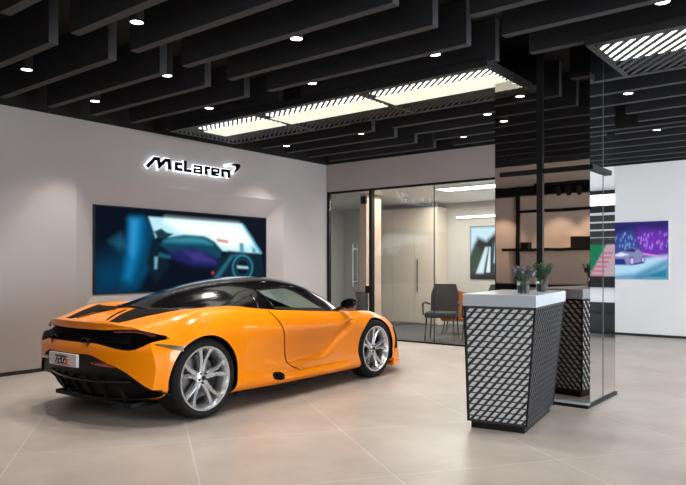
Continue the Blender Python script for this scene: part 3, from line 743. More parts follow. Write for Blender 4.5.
bm = bmesh.new(); b2 = insetq(bot, .02); hexa(bm, [(*p, 0) for p in b2] + [(*p, zb0) for p in b2]); mesh_obj('plinth', bm, BLACK, ct)
for k in range(4):
    bm = bmesh.new(); tube(bm, [(*bot[k], zb0), (*top[k], zt0)], .008, 6); mesh_obj('corner_post', bm, BLACK, ct)

# plants on the counter
def on_top(lx, ly):
    return Matrix.Rotation(CA, 4, 'Z') @ Vector((lx, ly, 0)) + Vector((-2.070, 4.885, 0))
def plant(lx, ly, label, leafm, flower, sd, hgt):
    p = on_top(lx, ly); rr = random.Random(sd)
    t = thing('potted_plant', label, 'plant', (p.x, p.y, 1.086), 0, 'small plants in glass pots on the counter'); t.scale = (1.3, 1.3, 1.3)
    bm = bmesh.new(); lathe(bm, [(.036, 0), (.042, .085), (.040, .085), (.034, .004)], 24); mesh_obj('glass_pot', bm, VASEGLASS, t, smooth=True)
    bm = bmesh.new(); lathe(bm, [(.033, .005), (.037, .05), (.001, .055)], 20); mesh_obj('soil', bm, SOIL, t, smooth=True)
    bm = bmesh.new()
    heads = []
    for k in range(60):
        a = rr.random() * 6.28; r0 = .012 * rr.random(); r1 = .02 + .055 * rr.random(); h = hgt * (.55 + .45 * rr.random())
        q = [(r0 * math.cos(a), r0 * math.sin(a), .05), ((r0 + r1 * .35) * math.cos(a), (r0 + r1 * .35) * math.sin(a), .05 + h * .55), ((r0 + r1) * math.cos(a), (r0 + r1) * math.sin(a), .05 + h)]
        tube(bm, q, .0012, 4); heads.append(q[-1])
        for m_ in range(7):
            f = .25 + .75 * m_ / 6; base = Vector(q[1]).lerp(Vector(q[2]), max(0, f * 1.5 - .5)) if f > .4 else Vector(q[0]).lerp(Vector(q[1]), f * 2)
            b_ = a + rr.uniform(-2.2, 2.2); L = .022 + .014 * rr.random(); d = Vector((math.cos(b_), math.sin(b_), .5)) * L; s_ = Vector((-math.sin(b_), math.cos(b_), 0)) * .005
            v = [bm.verts.new(base), bm.verts.new(base + d * .5 + s_), bm.verts.new(base + d), bm.verts.new(base + d * .5 - s_)]
            bm.faces.new(v)
    mesh_obj('foliage', bm, leafm, t)
    if flower:
        for h in heads[::3]:
            bm = bmesh.new(); bmesh.ops.create_icosphere(bm, subdivisions=1, radius=.009, matrix=Matrix.Translation(h)); mesh_obj('flower', bm, FLOWER, t)
plant(-.09, .26, 'grey-green plant with lilac flowers in a glass pot, left on the counter', LEAF2, True, 4, .115)
plant(-.03, .66, 'dark green plant in a glass pot, right on the counter near the column', LEAF, False, 9, .135)

# ------------------------------------------------------------------ the car
car = thing('sports_car', 'orange mid-engined supercar with black roof and silver wheels, parked by the screen', 'car', (-5.375, 3.655, 0), R(91.6))
def cr(P, t):
    """Catmull-Rom through rows of P (n x k) at parameter t in 0..n-1"""
    n = len(P); i = min(int(t), n - 2); f = t - i
    p0, p1, p2, p3 = P[max(i - 1, 0)], P[i], P[i + 1], P[min(i + 2, n - 1)]
    return .5 * ((2 * p1) + (p2 - p0) * f + (2 * p0 - 5 * p1 + 4 * p2 - p3) * f * f + (3 * p1 - p0 - 3 * p2 + p3) * f ** 3)
def hermite_rows(xs, P, x):
    """monotone-ish interpolation along stations with uneven spacing (finite-difference tangents)"""
    n = len(xs); i = int(np.clip(np.searchsorted(xs, x) - 1, 0, n - 2)); h = xs[i + 1] - xs[i]; f = (x - xs[i]) / h
    def tan(k):
        if k == 0: return (P[1] - P[0]) / (xs[1] - xs[0])
        if k == n - 1: return (P[-1] - P[-2]) / (xs[-1] - xs[-2])
        a = (P[k] - P[k - 1]) / (xs[k] - xs[k - 1]); b = (P[k + 1] - P[k]) / (xs[k + 1] - xs[k])
        return np.where(a * b > 0, 2 * a * b / (a + b + 1e-12), 0)
    m0, m1 = tan(i), tan(i + 1)
    return (2 * f ** 3 - 3 * f * f + 1) * P[i] + (f ** 3 - 2 * f * f + f) * h * m0 + (-2 * f ** 3 + 3 * f * f) * P[i + 1] + (f ** 3 - f * f) * h * m1
#        s      zb    a1   sill(y,z)     low(y,z)     mid(y,z)     up(y,z)     crest(y,z)   inner(y,z)   centre z
BODY = [(-.74, .25, .60, .82, .27, .870, .38, .875, .53, .815, .69, .67, .795, .40, .812, .815),
        (-.60, .22, .62, .875, .26, .925, .38, .930, .55, .885, .71, .73, .822, .40, .835, .835),
        (-.35, .16, .70, .915, .22, .955, .38, .965, .56, .940, .74, .79, .868, .42, .882, .888),
        (.00, .14, .72, .925, .20, .955, .38, .968, .58, .945, .78, .80, .925, .45, .915, .925),
        (.40, .14, .72, .925, .20, .940, .36, .952, .56, .930, .78, .785, .935, .50, .90, .88),
        (.85, .13, .74, .930, .19, .918, .31, .915, .53, .905, .74, .785, .888, .50, .86, .86),
        (1.30, .13, .74, .935, .18, .900, .29, .888, .50, .890, .70, .785, .845, .50, .82, .82),
        (1.80, .13, .74, .935, .18, .900, .29, .885, .48, .895, .68, .790, .815, .50, .78, .78),
        (2.20, .13, .74, .930, .18, .920, .33, .920, .50, .925, .66, .800, .795, .50, .75, .76),
        (2.62, .13, .72, .930, .20, .940, .36, .945, .50, .920, .67, .770, .778, .50, .70, .70),
        (2.95, .12, .70, .920, .18, .930, .32, .930, .45, .895, .61, .750, .705, .48, .65, .65),
        (3.25, .12, .68, .880, .16, .880, .26, .870, .38, .820, .53, .670, .605, .40, .58, .585),
        (3.50, .12, .60, .770, .15, .765, .22, .745, .33, .680, .44, .550, .510, .30, .515, .52),
        (3.68, .13, .45, .600, .15, .590, .20, .570, .28, .510, .36, .410, .425, .25, .44, .445),
        (3.75, .15, .35, .470, .17, .460, .20, .440, .25, .400, .31, .330, .350, .20, .36, .365)]
bx = np.array([b[0] for b in BODY]); BP = np.array([b[1:] for b in BODY])
NV = 72
def smooth(a, b, x):
    t = np.clip((x - a) / (b - a), 0, 1); return t * t * (3 - 2 * t)
def indent(x, y, z):
    """door channel: sharp lower lip running up towards the front arch, soft top"""
    lo = .335 + .40 * smooth(1.62, 2.38, x)
    a = smooth(.98, 1.45, x) * (1 - smooth(2.30, 2.42, x))
    t = smooth(lo - .012, lo + .035, z) * (1 - smooth(lo + .05, .70 + .03 * smooth(1.9, 2.4, x), z))
    d = .050 * a * t * smooth(.9, 1.9, x)
    # rear haunch scoop
    lo2 = .34 + .05 * (1 - smooth(.75, 1.1, x))
    d += .018 * smooth(.62, .85, x) * (1 - smooth(1.1, 1.5, x)) * smooth(lo2 - .02, lo2 + .02, z) * (1 - smooth(lo2 + .03, .62, z))
    return d
def section(s):
    v = hermite_rows(bx, BP, s)
    zb, a1 = v[0], v[1]
    pts = np.array([(0, zb), (a1, zb), (v[2], v[3]), (v[4], v[5]), (v[6], v[7]), (v[8], v[9]), (v[10], v[11]), (v[12], v[13]), (0, v[14])])
    tt = np.concatenate([np.linspace(0, 1, 4)[:-1], np.linspace(1, 7, NV - 12), np.linspace(7, 8, 10)[1:]])
    out = np.array([cr(pts, t) for t in tt])
    return out
def rt(z): return .085 * smooth(.60, .81, z)
def warp(s, y, z=.4):
    k = .34 * (1 - smooth(-.74, .35, s)); kf = .30 * smooth(2.9, 3.75, s)
    return s + k * y * y - kf * y * y + rt(z) * (1 - smooth(-.74, -.15, s))
def body_surface():
    ss = np.concatenate([np.linspace(-.74, -.3, 20)[:-1], np.linspace(-.3, 3.2, 130)[:-1], np.linspace(3.2, 3.75, 26)])
    rows = []
    for s in ss:
        sec = section(s); row = []
        for (y, z) in sec:
            x = warp(s, y, z); row.append((x, -(y - indent(x, y, z) * (y > .6)), z))
        for (y, z) in sec[::-1][1:]:
            x = warp(s, y, z); row.append((x, (y - indent(x, y, z) * (y > .6)), z))
        rows.append(row)
    return ss, rows
ss, rows = body_surface()
bm = bmesh.new()
VR = [[bm.verts.new(p) for p in r[:-1]] for r in rows]
n = len(VR[0])
for i in range(len(VR) - 1):
    for k in range(n):
        c4 = [VR[i][k], VR[i][(k + 1) % n], VR[i + 1][(k + 1) % n], VR[i + 1][k]]
        bm.faces.new(c4)
bm.faces.new(VR[-1])
half = (n + 2) // 2; NC = 40
lines = []
for k in range(half):
    a, b = VR[0][k], VR[0][(n - k) % n]
    if a is b: lines.append([a] * (NC + 1)); continue
    row = [a]
    for q in range(1, NC):
        y = a.co.y + (b.co.y - a.co.y) * q / NC; row.append(bm.verts.new((-.74 + .34 * y * y + rt(a.co.z), y, a.co.z + (b.co.z - a.co.z) * q / NC)))
    lines.append(row + [b])
for k in range(half - 1):
    for q in range(NC):
        f4 = []
        for v in (lines[k][q], lines[k][q + 1], lines[k + 1][q + 1], lines[k + 1][q]):
            if v not in f4: f4.append(v)
        if len(f4) > 2:
            try: bm.faces.new(f4)
            except ValueError: pass
bmesh.ops.recalc_face_normals(bm, faces=bm.faces)
me = bpy.data.meshes.new('body'); bm.to_mesh(me); bm.free(); me.materials.append(ORANGE)
tmp = bpy.data.objects.new('tmp_body', me); C.objects.link(tmp)
def cutter(bmf, m):
    b_ = bmesh.new(); bmf(b_); bmesh.ops.recalc_face_normals(b_, faces=b_.faces); mm = bpy.data.meshes.new('c'); b_.to_mesh(mm); b_.free(); mm.materials.append(m)
    o = bpy.data.objects.new('c', mm); C.objects.link(o); return o
FX, RX = 2.62, 0.0
cuts = []
for (x, r) in ((RX, .372), (FX, .358)):
    for s in (-1, 1):
        def f(b_, x=x, r=r, s=s):
            lathe(b_, [(r, .60 * s), (r, 1.2 * s)], 72, 'y', (x, 0, .345))
        cuts.append(cutter(f, MESHBLACK))
# cockpit opening
def f(b_): prism(b_, [(.75, -.66), (1.3, -.72), (1.9, -.71), (2.20, -.66), (2.42, -.50), (2.52, 0), (2.42, .50), (2.20, .66), (1.9, .71), (1.3, .72), (.75, .66)], lambda u, v, d: (u, v, d), .22, 1.3)
cuts.append(cutter(f, SEATM))
# rear grille slot
def rear_x(y, off=0): return -.74 + .34 * y * y + off
def slot(polytop, polybot, depth, extra=0):
    def f(b_):
        N = len(polytop); A = []
        for (y, zt), (_, zb_) in zip(polytop, polybot):
            A.append([b_.verts.new((rear_x(y) - .25, y, zt)), b_.verts.new((rear_x(y) + depth(y), y, zt)), b_.verts.new((rear_x(y) + depth(y) + extra, y, zb_)), b_.verts.new((rear_x(y) - .25, y, zb_))])
        for i in range(N - 1):
            for k in range(4): b_.faces.new([A[i][k], A[i][(k + 1) % 4], A[i + 1][(k + 1) % 4], A[i + 1][k]])
        b_.faces.new(A[0]); b_.faces.new(A[-1][::-1])
    return f
ys = np.linspace(-.895, .895, 41)
def g_top(y): a = abs(y); return .775 + .012 * smooth(.35, .6, a) - .060 * smooth(.66, .90, a)
def g_bot(y): a = abs(y); return .668 - .046 * smooth(.30, .66, a) + .092 * smooth(.68, .90, a)
cuts.append(cutter(slot([(y, g_top(y)) for y in ys], [(y, g_bot(y)) for y in ys], lambda y: .15), MESHBLACK))
# black diffuser recess below the bumper bar
def d_top(y): a = abs(y); return .575 - .085 * smooth(.28, .58, a) - .20 * smooth(.52, .93, a)
ys2 = np.linspace(-.935, .935, 41)
cuts.append(cutter(slot([(y, d_top(y)) for y in ys2], [(y, .05) for y in ys2], lambda y: .06, .24), MATTEBLACK))
for c in cuts:
    md = tmp.modifiers.new('b', 'BOOLEAN'); md.operation = 'DIFFERENCE'; md.object = c; md.solver = 'EXACT'
    try: md.material_mode = 'TRANSFER'
    except Exception: pass
dg = bpy.context.evaluated_depsgraph_get()
me2 = bpy.data.meshes.new_from_object(tmp.evaluated_get(dg))
me2.name = 'body_shell'

bvh = BVHTree.FromObject(tmp, dg)
b0 = bmesh.new(); b0.from_mesh(me); BVH0 = BVHTree.FromBMesh(b0); b0.free()
for o in cuts: bpy.data.objects.remove(o)
bpy.data.objects.remove(tmp)
me2.materials.clear(); me2.materials.append(ORANGE); me2.materials.append(MESHBLACK)
for p in me2.polygons:
    hit = BVH0.find_nearest(p.center)
    p.material_index = 1 if hit[3] > .004 or abs(hit[1].dot(p.normal)) < .5 else 0
for p in me2.polygons: p.use_smooth = True
me2.set_sharp_from_angle(angle=R(32))
body = bpy.data.objects.new('body_shell', me2); C.objects.link(body); body.parent = car
def side_hit(x, z, s, off=0.0):
    h = BVH0.ray_cast(Vector((x, s * 2, z)), Vector((0, -s, 0)))
    if h[0] is None: return Vector((x, s * .93, z))
    nn = h[1]; nn = nn if nn.y * s > 0 else -nn
    return h[0] + nn * off
def top_hit(x, y, off=0.0):
    h = BVH0.ray_cast(Vector((x, y, 3)), Vector((0, 0, -1)))
    return (h[0] + Vector((0, 0, off))) if h[0] is not None else Vector((x, y, .8))
def rear_hit(y, z, off=0.0): return Vector((rear_x(y) - off, y, z))
def patch(bm, P, nrm_off):
    """P: grid of (outer point, inner point) -> closed thin shell"""
    ni, nj = len(P), len(P[0])
    A = [[bm.verts.new(P[i][j][0]) for j in range(nj)] for i in range(ni)]; B = [[bm.verts.new(P[i][j][1]) for j in range(nj)] for i in range(ni)]
    for i in range(ni - 1):
        for j in range(nj - 1):
            bm.faces.new([A[i][j], A[i][j + 1], A[i + 1][j + 1], A[i + 1][j]]); bm.faces.new([B[i][j], B[i + 1][j], B[i + 1][j + 1], B[i][j + 1]])
    for j in range(nj - 1):
        bm.faces.new([A[0][j], B[0][j], B[0][j + 1], A[0][j + 1]]); bm.faces.new([A[-1][j], A[-1][j + 1], B[-1][j + 1], B[-1][j]])
    for i in range(ni - 1):
        bm.faces.new([A[i][0], A[i + 1][0], B[i + 1][0], B[i][0]]); bm.faces.new([A[i][-1], B[i][-1], B[i + 1][-1], A[i + 1][-1]])
# doors: thin skins that follow the flank, with a visible shut line
for s in (-1, 1):
    bm = bmesh.new(); P = []
    le = [(1.27, .262), (1.12, .33), (1.075, .42), (1.055, .53), (1.035, .66), (.99, .76), (.90, .868)]
    re = [(2.20, .262), (2.235, .33), (2.235, .42), (2.235, .53), (2.235, .66), (2.22, .73), (2.17, .790)]
    L_ = np.array(le); R_ = np.array(re)
    for k in range(61):
        a, b = cr(L_, k / 10), cr(R_, k / 10); row = []
        for j in range(60):
            u = j / 59; x = a[0] + (b[0] - a[0]) * u; z = a[1] + (b[1] - a[1]) * u + .0 * u
            if k > 40: z = a[1] + (b[1] - a[1]) * smooth(0, 1, u) * 1
            row.append((side_hit(x, z, s, .0045), side_hit(x, z, s, -.002)))
        P.append(row)
    patch(bm, P, 0); mesh_obj('door', bm, ORANGE, car, smooth=True)
    # dark shut line
    bm = bmesh.new(); tube(bm, [side_hit(x - .008, z, s, .0015) for x, z in [tuple(cr(L_, k / 4)) for k in range(25)]], .0045, 6); mesh_obj('door_shut_line', bm, MESHBLACK, car)
    bm = bmesh.new(); tube(bm, [side_hit(x, z, s, -.003) for x, z in [(-.46, .76), (-.40, .80), (-.35, .86)]], .0045, 6); mesh_obj('panel_shut_line', bm, MESHBLACK, car)
    # side marker
    bm = bmesh.new(); P = []
    for i in range(3):
        row = []
        for j in range(10):
            u = j / 9; x = -.455 + .21 * u; z = .672 - .050 * u + (i - 1) * (.014 + .006 * u) * (1 - .7 * (1 - u) ** 2)
            row.append((side_hit(x, z, s, .006), side_hit(x, z, s, -.004)))
        P.append(row)
    patch(bm, P, 0); mesh_obj('side_marker_lamp', bm, GREYLENS, car, smooth=True)
    # side vent oval
    bm = bmesh.new(); P = []
    for i in range(7):
        row = []
        for j in range(13):
            u = j / 12 * 2 - 1; q = math.sqrt(max(0, 1 - abs(u) ** 3)); x = .925 + .085 * u; z = .242 - .012 * u + (i / 3 - 1) * .038 * q
            row.append((side_hit(x, z, s, .004), side_hit(x, z, s, -.004)))
        P.append(row)
    patch(bm, P, 0); mesh_obj('side_vent', bm, MESHBLACK, car, smooth=True)
    # lower sill blade
    bm = bmesh.new(); tube(bm, [(.42, s * .86, .135), (1.2, s * .88, .125), (2.22, s * .87, .125)], [.014, .014, .014], 8); mesh_obj('sill_blade', bm, MATTEBLACK, car, smooth=True)
    # headlamp socket
    bm = bmesh.new(); P = []
    for i in range(7):
        row = []
        for j in range(10):
            u = j / 9; v = i / 6 - .5; x = 3.12 + .30 * u; y = s * (.72 - .16 * u + v * .15 * math.sin(math.pi * (.15 + .7 * u)))
            row.append((top_hit(x, y, .004), top_hit(x, y, -.01)))
        P.append(row)
    patch(bm, P, 0); mesh_obj('headlamp', bm, GLOSSBLACK, car, smooth=True)
# front splitter and number details
bm = bmesh.new(); prism(bm, [(3.00, -.92), (3.06, -.92), (3.30, -.84), (3.52, -.62), (3.66, -.3), (3.70, 0), (3.66, .3), (3.52, .62), (3.30, .84), (3.06, .92), (3.00, .92), (3.1, 0)], lambda u, v, d: (u, v, d), .095, .125); mesh_obj('front_splitter', bm, ORANGE, car)
# winglet behind the front wheel seen in the photo, ahead of the tyre
for s in (-1, 1):
    bm = bmesh.new(); prism(bm, [(3.00, .11), (3.15, .10), (3.17, .15), (3.10, .19), (3.04, .27), (3.00, .30)], lambda u, v, d: (u, s * (.90 + d) - .12 * s * smooth(3.0, 3.4, u), v), 0, .03); mesh_obj('front_bumper_blade', bm, ORANGE, car)
    bm = bmesh.new(); P = []
    for i in range(8):
        row = []
        for j in range(6):
            u = j / 5; v = i / 7; z = .30 + .26 * v; x = 3.02 + .10 * u + .05 * math.sin(v * 3.14)
            row.append((side_hit(x, z, s, .004), side_hit(x, z, s, -.004)))
        P.append(row)
    patch(bm, P, 0); mesh_obj('front_corner_intake', bm, MESHBLACK, car, smooth=True)
# rear deck intakes (black wedges)
for s in (-1, 1):
    bm = bmesh.new(); P = []
    for i in range(24):
        u = i / 23; x = -.60 + .57 * u; yc0 = .345 + .005 * u; hw0 = .010 + .26 * u
        P.append([(top_hit(x, s * (yc0 + hw0 * v), .006), top_hit(x, s * (yc0 + hw0 * v), -.01)) for v in np.linspace(-1, 1, 8)])
    patch(bm, P, 0); mesh_obj('deck_intake', bm, MESHBLACK, car, smooth=True)
    bm = bmesh.new(); tube(bm, [top_hit(x, s * y, .002) for x, y in [(-.50, .23), (-.42, .185), (-.32, .135), (-.20, .075)]], [.004, .008, .008, .006], 6); mesh_obj('deck_slot', bm, MESHBLACK, car)
# active rear wing lip
bm = bmesh.new(); P = []
for i in range(41):
    y = -.60 + 1.20 * i / 40; a = abs(y) / .60
    zz = .812 + .008 * (1 - a * a) - .012 * a ** 4
    xb_ = rear_x(y) + .085
    P.append([((xb_ - .012 + .01 * a + .09 * q, y, zz + .012 * (1 - q) * (1 - a ** 6) + .016 * q + .004), (xb_ - .008 + .01 * a + .09 * q, y, zz - .020 + .02 * q)) for q in (0, .08, .25, .5, .75, 1)])
patch(bm, P, 0); mesh_obj('rear_wing', bm, ORANGE, car, smooth=True)
# grille mesh bars
bm = bmesh.new()
for z in np.linspace(.675, .765, 6):
    tube(bm, [Vector((rear_x(y) + .05 + rt(z), y, z)) for y in np.linspace(-.62, .62, 21)], .003, 4)
for y in np.linspace(-.6, .6, 61): tube(bm, [(rear_x(y) + .052 + rt(.665), y - .02, .665), (rear_x(y) + .052 + rt(.775), y + .02, .775)], .002, 4)
mesh_obj('rear_grille', bm, MATTEBLACK, car)
for s in (-1, 1):
    bm = bmesh.new(); tube(bm, [Vector((rear_x(y) + .018 + rt(g_top(y)), s * y, g_top(y) - .020)) for y in np.linspace(.45, .80, 16)], [.006] + [.011] * 14 + [.004], 8); tl = mesh_obj('tail_lamp', bm, REDLAMP, car, smooth=True)
    bm = bmesh.new(); tube(bm, [Vector((rear_x(y) + .008 + rt(g_top(y)), s * y, g_top(y) - .004)) for y in np.linspace(.50, .83, 16)], .0045, 6); mesh_obj('lamp_trim', bm, DARKSTEEL, tl, smooth=True)
    bm = bmesh.new(); lathe(bm, [(.034, -.10), (.050, -.10), (.050, .035), (.042, .035), (.036, -.08)], 28, 'y'); bmesh.ops.rotate(bm, verts=bm.verts, matrix=Matrix.Rotation(R(90), 3, 'Z'))
    bmesh.ops.translate(bm, verts=bm.verts, vec=(-.675, s * .235, .664)); mesh_obj('exhaust_tip', bm, GLOSSBLACK, car, smooth=True)
    # lower rear light in diffuser and canards
    bm = bmesh.new(); tube(bm, [Vector((rear_x(y) - .002, s * y, .505 - .10 * (y - .36))) for y in np.linspace(.33, .56, 6)], [.006, .014, .016, .016, .014, .005], 8); mesh_obj('fog_lamp', bm, REDLAMP, car, smooth=True)
# diffuser
bm = bmesh.new(); P = []
for i in range(41):
    y = -.90 + 1.80 * i / 40; col = []
    for z in np.linspace(0, 1, 8):
        zt = d_top(y) - .005; zl = .165 + .05 * abs(y) ** 2; zz = zt + (zl - zt) * z
        x = rear_x(y) + .030 + .20 * z
        col.append(((x, y, zz), (x + .02, y, zz)))
    P.append(col)
patch(bm, P, 0); mesh_obj('rear_bumper_panel', bm, MATTEBLACK, car, smooth=True)
bm = bmesh.new(); P = []
for i in range(31):
    y = -.62 + 1.24 * i / 30
    P.append([((rear_x(y) + .20 + q * .35, y, .150 + .03 * (1 - q) + .05 * abs(y) ** 2 * (1 - q)), (rear_x(y) + .20 + q * .35, y, .135 + .03 * (1 - q) + .05 * abs(y) ** 2 * (1 - q))) for q in (0, .3, .6, 1)])
patch(bm, P, 0); df = mesh_obj('rear_diffuser', bm, MATTEBLACK, car, smooth=True)
for y in (-.45, -.27, -.09, .09, .27, .45):
    bm = bmesh.new(); prism(bm, [(-.54 + .34 * y * y, .165), (-.63 + .34 * y * y, .33), (-.60 + .34 * y * y, .40), (-.30, .17)], lambda u, v, d, y=y: (u, y + d, v), -.006, .006); mesh_obj('diffuser_fin', bm, MATTEBLACK, df)
bm = bmesh.new(); tube(bm, [Vector((rear_x(y) + .10, y, .335 + .04 * y * y)) for y in np.linspace(-.62, .62, 25)], .012, 8); mesh_obj('diffuser_bar', bm, GLOSSBLACK, car, smooth=True)
# plate
pl = bpy.data.objects.new('licence_plate', None)
bm = bmesh.new(); box(bm, (-.762, -.200, .460), (-.735, .225, .568), bev=.004)
pl = mesh_obj('licence_plate', bm, PLATE, car)
def glyph(strokes, y0, zz0, wd, m, nm, sl=.25, K=1):
    bm = bmesh.new()
    for st in strokes:
        prism(bm, ribbon([((y + sl * z) * K, z * K) for y, z in st], wd), lambda u, v, d: (-.7625 - d, y0 - u, zz0 + v), 0, .0015)
    mesh_obj(nm, bm, m, pl)
g7 = [[(0, .058), (.04, .058), (.015, 0)]]; g2 = [[(0, .058), (.034, .058), (.034, .030), (0, .028), (0, 0), (.036, 0)]]; g0 = [[(0, 0), (.034, 0), (.034, .058), (0, .058), (0, 0)]]
gS = [[(.036, .058), (0, .058), (0, .030), (.034, .030), (.034, 0), (0, 0)]]
for gg, yy, mm in ((g7, .135, INK), (g2, .082, INK), (g0, .030, INK), (gS, -.022, RED)): glyph(gg, yy, .485, .014, mm, 'plate_character')
bm = bmesh.new(); box(bm, (-.7635, -.11, .470), (-.762, .14, .476)); mesh_obj('plate_underline', bm, RED, pl)

# canopy ------------------------------------------------------------
CAN = [(-.10, .50, .885, .42, .897, .28, .912, .14, .926, .930),
       (.02, .60, .885, .52, .900, .38, .915, .18, .955, .968),
       (.12, .655, .885, .57, .905, .40, .930, .19, .982, 1.000),
       (.40, .705, .905, .62, .940, .44, .985, .22, 1.050, 1.072),
       (.70, .735, .885, .655, .970, .50, 1.045, .26, 1.110, 1.130),
       (1.00, .745, .855, .680, .975, .53, 1.085, .29, 1.150, 1.168),
       (1.35, .745, .825, .685, .965, .54, 1.105, .30, 1.175, 1.190),
       (1.70, .740, .795, .685, .915, .545, 1.065, .30, 1.140, 1.160),
       (2.00, .725, .770, .675, .860, .530, .980, .29, 1.050, 1.070),
       (2.25, .690, .755, .640, .810, .500, .890, .27, .945, .955),
       (2.48, .600, .730, .550, .755, .420, .800, .23, .828, .835),
       (2.66, .400, .690, .370, .698, .280, .712, .15, .722, .725)]
cxs = np.array([c[0] for c in CAN]); CP = np.array([c[1:] for c in CAN])
def can_pt(x, t):
    v = hermite_rows(cxs, CP, x)
    pts = np.array([(v[0], v[1]), (v[2], v[3]), (v[4], v[5]), (v[6], v[7]), (0, v[8]), (-v[6], v[7]), (-v[4], v[5]), (-v[2], v[3]), (-v[0], v[1])])
    y, z = cr(pts, t); return Vector((x, -y, z))
NX, NT = 260, 128
xs_ = np.linspace(-.10, 2.66, NX + 1)
def in_win(x, t):
    tt = min(t, 8 - t)
    if tt < 4 and tt > 0.0:
        # side glass, an outline in (x, t): base line t=.18, roof line t~1.78
        if .98 + .0 * tt < x < 2.12:
            lo = .28 + .10 * smooth(1.6, 2.1, x); hi = 1.80 - 1.35 * smooth(1.35, 2.15, x) ** .9
            lx = .98 + .12 * (1 - tt / 1.8)
            if x > lx and lo < tt < max(hi, lo): return 1
    if 1.62 < x < 2.58 and 2.22 < t < 5.78:
        if x > 1.62 + .10 * abs(t - 4) / 2: return 2
    if .38 < x < .86:
        tt = min(t, 8 - t); top_ = .45 + 1.1 * smooth(.35, .95, x)
        if .30 < tt < top_: return 3
    return 0
grid = [[can_pt(x, 8 * j / NT) for j in range(NT + 1)] for x in xs_]
parts = {0: bmesh.new(), 1: bmesh.new(), 2: bmesh.new(), 3: bmesh.new(), 4: bmesh.new(), 5: bmesh.new()}
maps = {k: {} for k in parts}
for i in range(NX):
    for j in range(NT):
        x = (xs_[i] + xs_[i + 1]) / 2; t = 8 * (j + .5) / NT; k = in_win(x, t)
        if k == 1 and t > 4: k = 4
        if k == 3 and t > 4: k = 5
        b_ = parts[k]; mp_ = maps[k]; vv = []
        for (a, c) in ((i, j), (i, j + 1), (i + 1, j + 1), (i + 1, j)):
            if (a, c) not in mp_: mp_[(a, c)] = b_.verts.new(grid[a][c])
            vv.append(mp_[(a, c)])
        b_.faces.new(vv)
for k, (nm, mm) in {0: ('roof_canopy', GLOSSBLACK), 1: ('side_window', CARGLASS), 4: ('side_window', CARGLASS), 2: ('windscreen', CARGLASS), 3: ('quarter_window', GLOSSBLACK), 5: ('quarter_window', GLOSSBLACK)}.items():
    o = mesh_obj(nm, parts[k], mm, car, smooth=True)
    if k not in (1, 4, 2):
        sd = o.modifiers.new('thickness', 'SOLIDIFY'); sd.thickness = .012; sd.offset = 0
def can_line(pts, off=.0): return [can_pt(x, t) + Vector((0, 0, off)) for x, t in pts]
for s in (-1, 1):
    F_ = (lambda t: t) if s < 0 else (lambda t: 8 - t)
    loop = [(1.08, .30), (1.35, .29), (1.6, .29), (1.85, .32), (2.10, .38)] + [(x, 1.80 - 1.35 * smooth(1.35, 2.15, x) ** .9) for x in np.linspace(2.08, 1.35, 12)] + [(1.2, 1.80), (.99, 1.80), (1.02, 1.1), (1.07, .45), (1.08, .30)]
    bm = bmesh.new(); tube(bm, can_line([(x, F_(t)) for x, t in loop]), .010, 6); mesh_obj('window_trim', bm, MATTEBLACK, car, smooth=True)
    # added metal tube standing in for the highlight along the flying buttress
    bm = bmesh.new(); tube(bm, can_line([(x, F_(.45 + 1.1 * smooth(.35, .95, x))) for x in np.linspace(.38, .90, 10)], .004), .006, 6); mesh_obj('buttress_highlight', bm, DARKSTEEL, car, smooth=True)
# cockpit
bm = bmesh.new(); prism(bm, [(2.0, .60), (2.1, .76), (2.3, .80), (2.5, .70), (2.45, .45), (2.1, .42)], lambda u, v, d: (u, d, v), -.56, .56); mesh_obj('dashboard', bm, SEATM, car)
for y in (-.34, .34):
    bm = bmesh.new(); box(bm, (1.15, y - .24, .24), (1.68, y + .24, .42), bev=.04); st_ = mesh_obj('seat', bm, SEATM, car, smooth=True)
    bm = bmesh.new(); hexa(bm, [(1.00, y - .22, .40), (1.16, y - .22, .40), (1.16, y + .22, .40), (1.00, y + .22, .40), (.88, y - .13, 1.0), (.96, y - .13, 1.0), (.96, y + .13, 1.0), (.88, y + .13, 1.0)]); bmesh.ops.bevel(bm, geom=list(bm.edges), offset=.03, segments=2, affect='EDGES'); mesh_obj('seat_back', bm, SEATM, st_, smooth=True)
bm = bmesh.new()
tube(bm, [(1.90 - .05 * math.sin(a) , .34 + .17 * math.cos(a), .77 + .16 * math.sin(a)) for a in np.linspace(0, 2 * math.pi, 33)], .014, 8); tube(bm, [(1.90, .34 - .16, .77), (1.90, .34 + .16, .77)], .016, 6); tube(bm, [(1.90, .34, .77), (2.06, .34, .72)], .03, 8)
mesh_obj('steering_wheel', bm, MATTEBLACK, car, smooth=True)
# door mirrors
for s in (-1, 1):
    bm = bmesh.new(); tube(bm, [(2.06, s * .74, .80), (2.04, s * .84, .845), (2.02, s * .92, .862)], [.03, .02, .022], 8); mr = mesh_obj('door_mirror', bm, ORANGE if False else GLOSSBLACK, car, smooth=True)
    bm = bmesh.new(); bmesh.ops.create_uvsphere(bm, u_segments=24, v_segments=14, radius=1, matrix=Matrix.Translation((2.03, s * .965, .895)) @ Matrix.Rotation(R(12) * s, 4, 'X') @ Matrix.Diagonal((.075, .105, .058, 1)))
    for v in bm.verts:
        if v.co.x < 1.995: v.co.x = 1.995
    mesh_obj('mirror_shell', bm, GLOSSBLACK, mr, smooth=True)
    bm = bmesh.new(); lathe(bm, [(.0001, 0), (1, 0), (1, .5), (.0001, .5)], 24); bmesh.ops.transform(bm, verts=bm.verts, matrix=Matrix.Translation((1.9935, s * .965, .895)) @ Matrix.Rotation(R(90), 4, 'Y') @ Matrix.Diagonal((.038, .082, .004, 1))); mesh_obj('mirror_glass', bm, MIRRORB, mr)

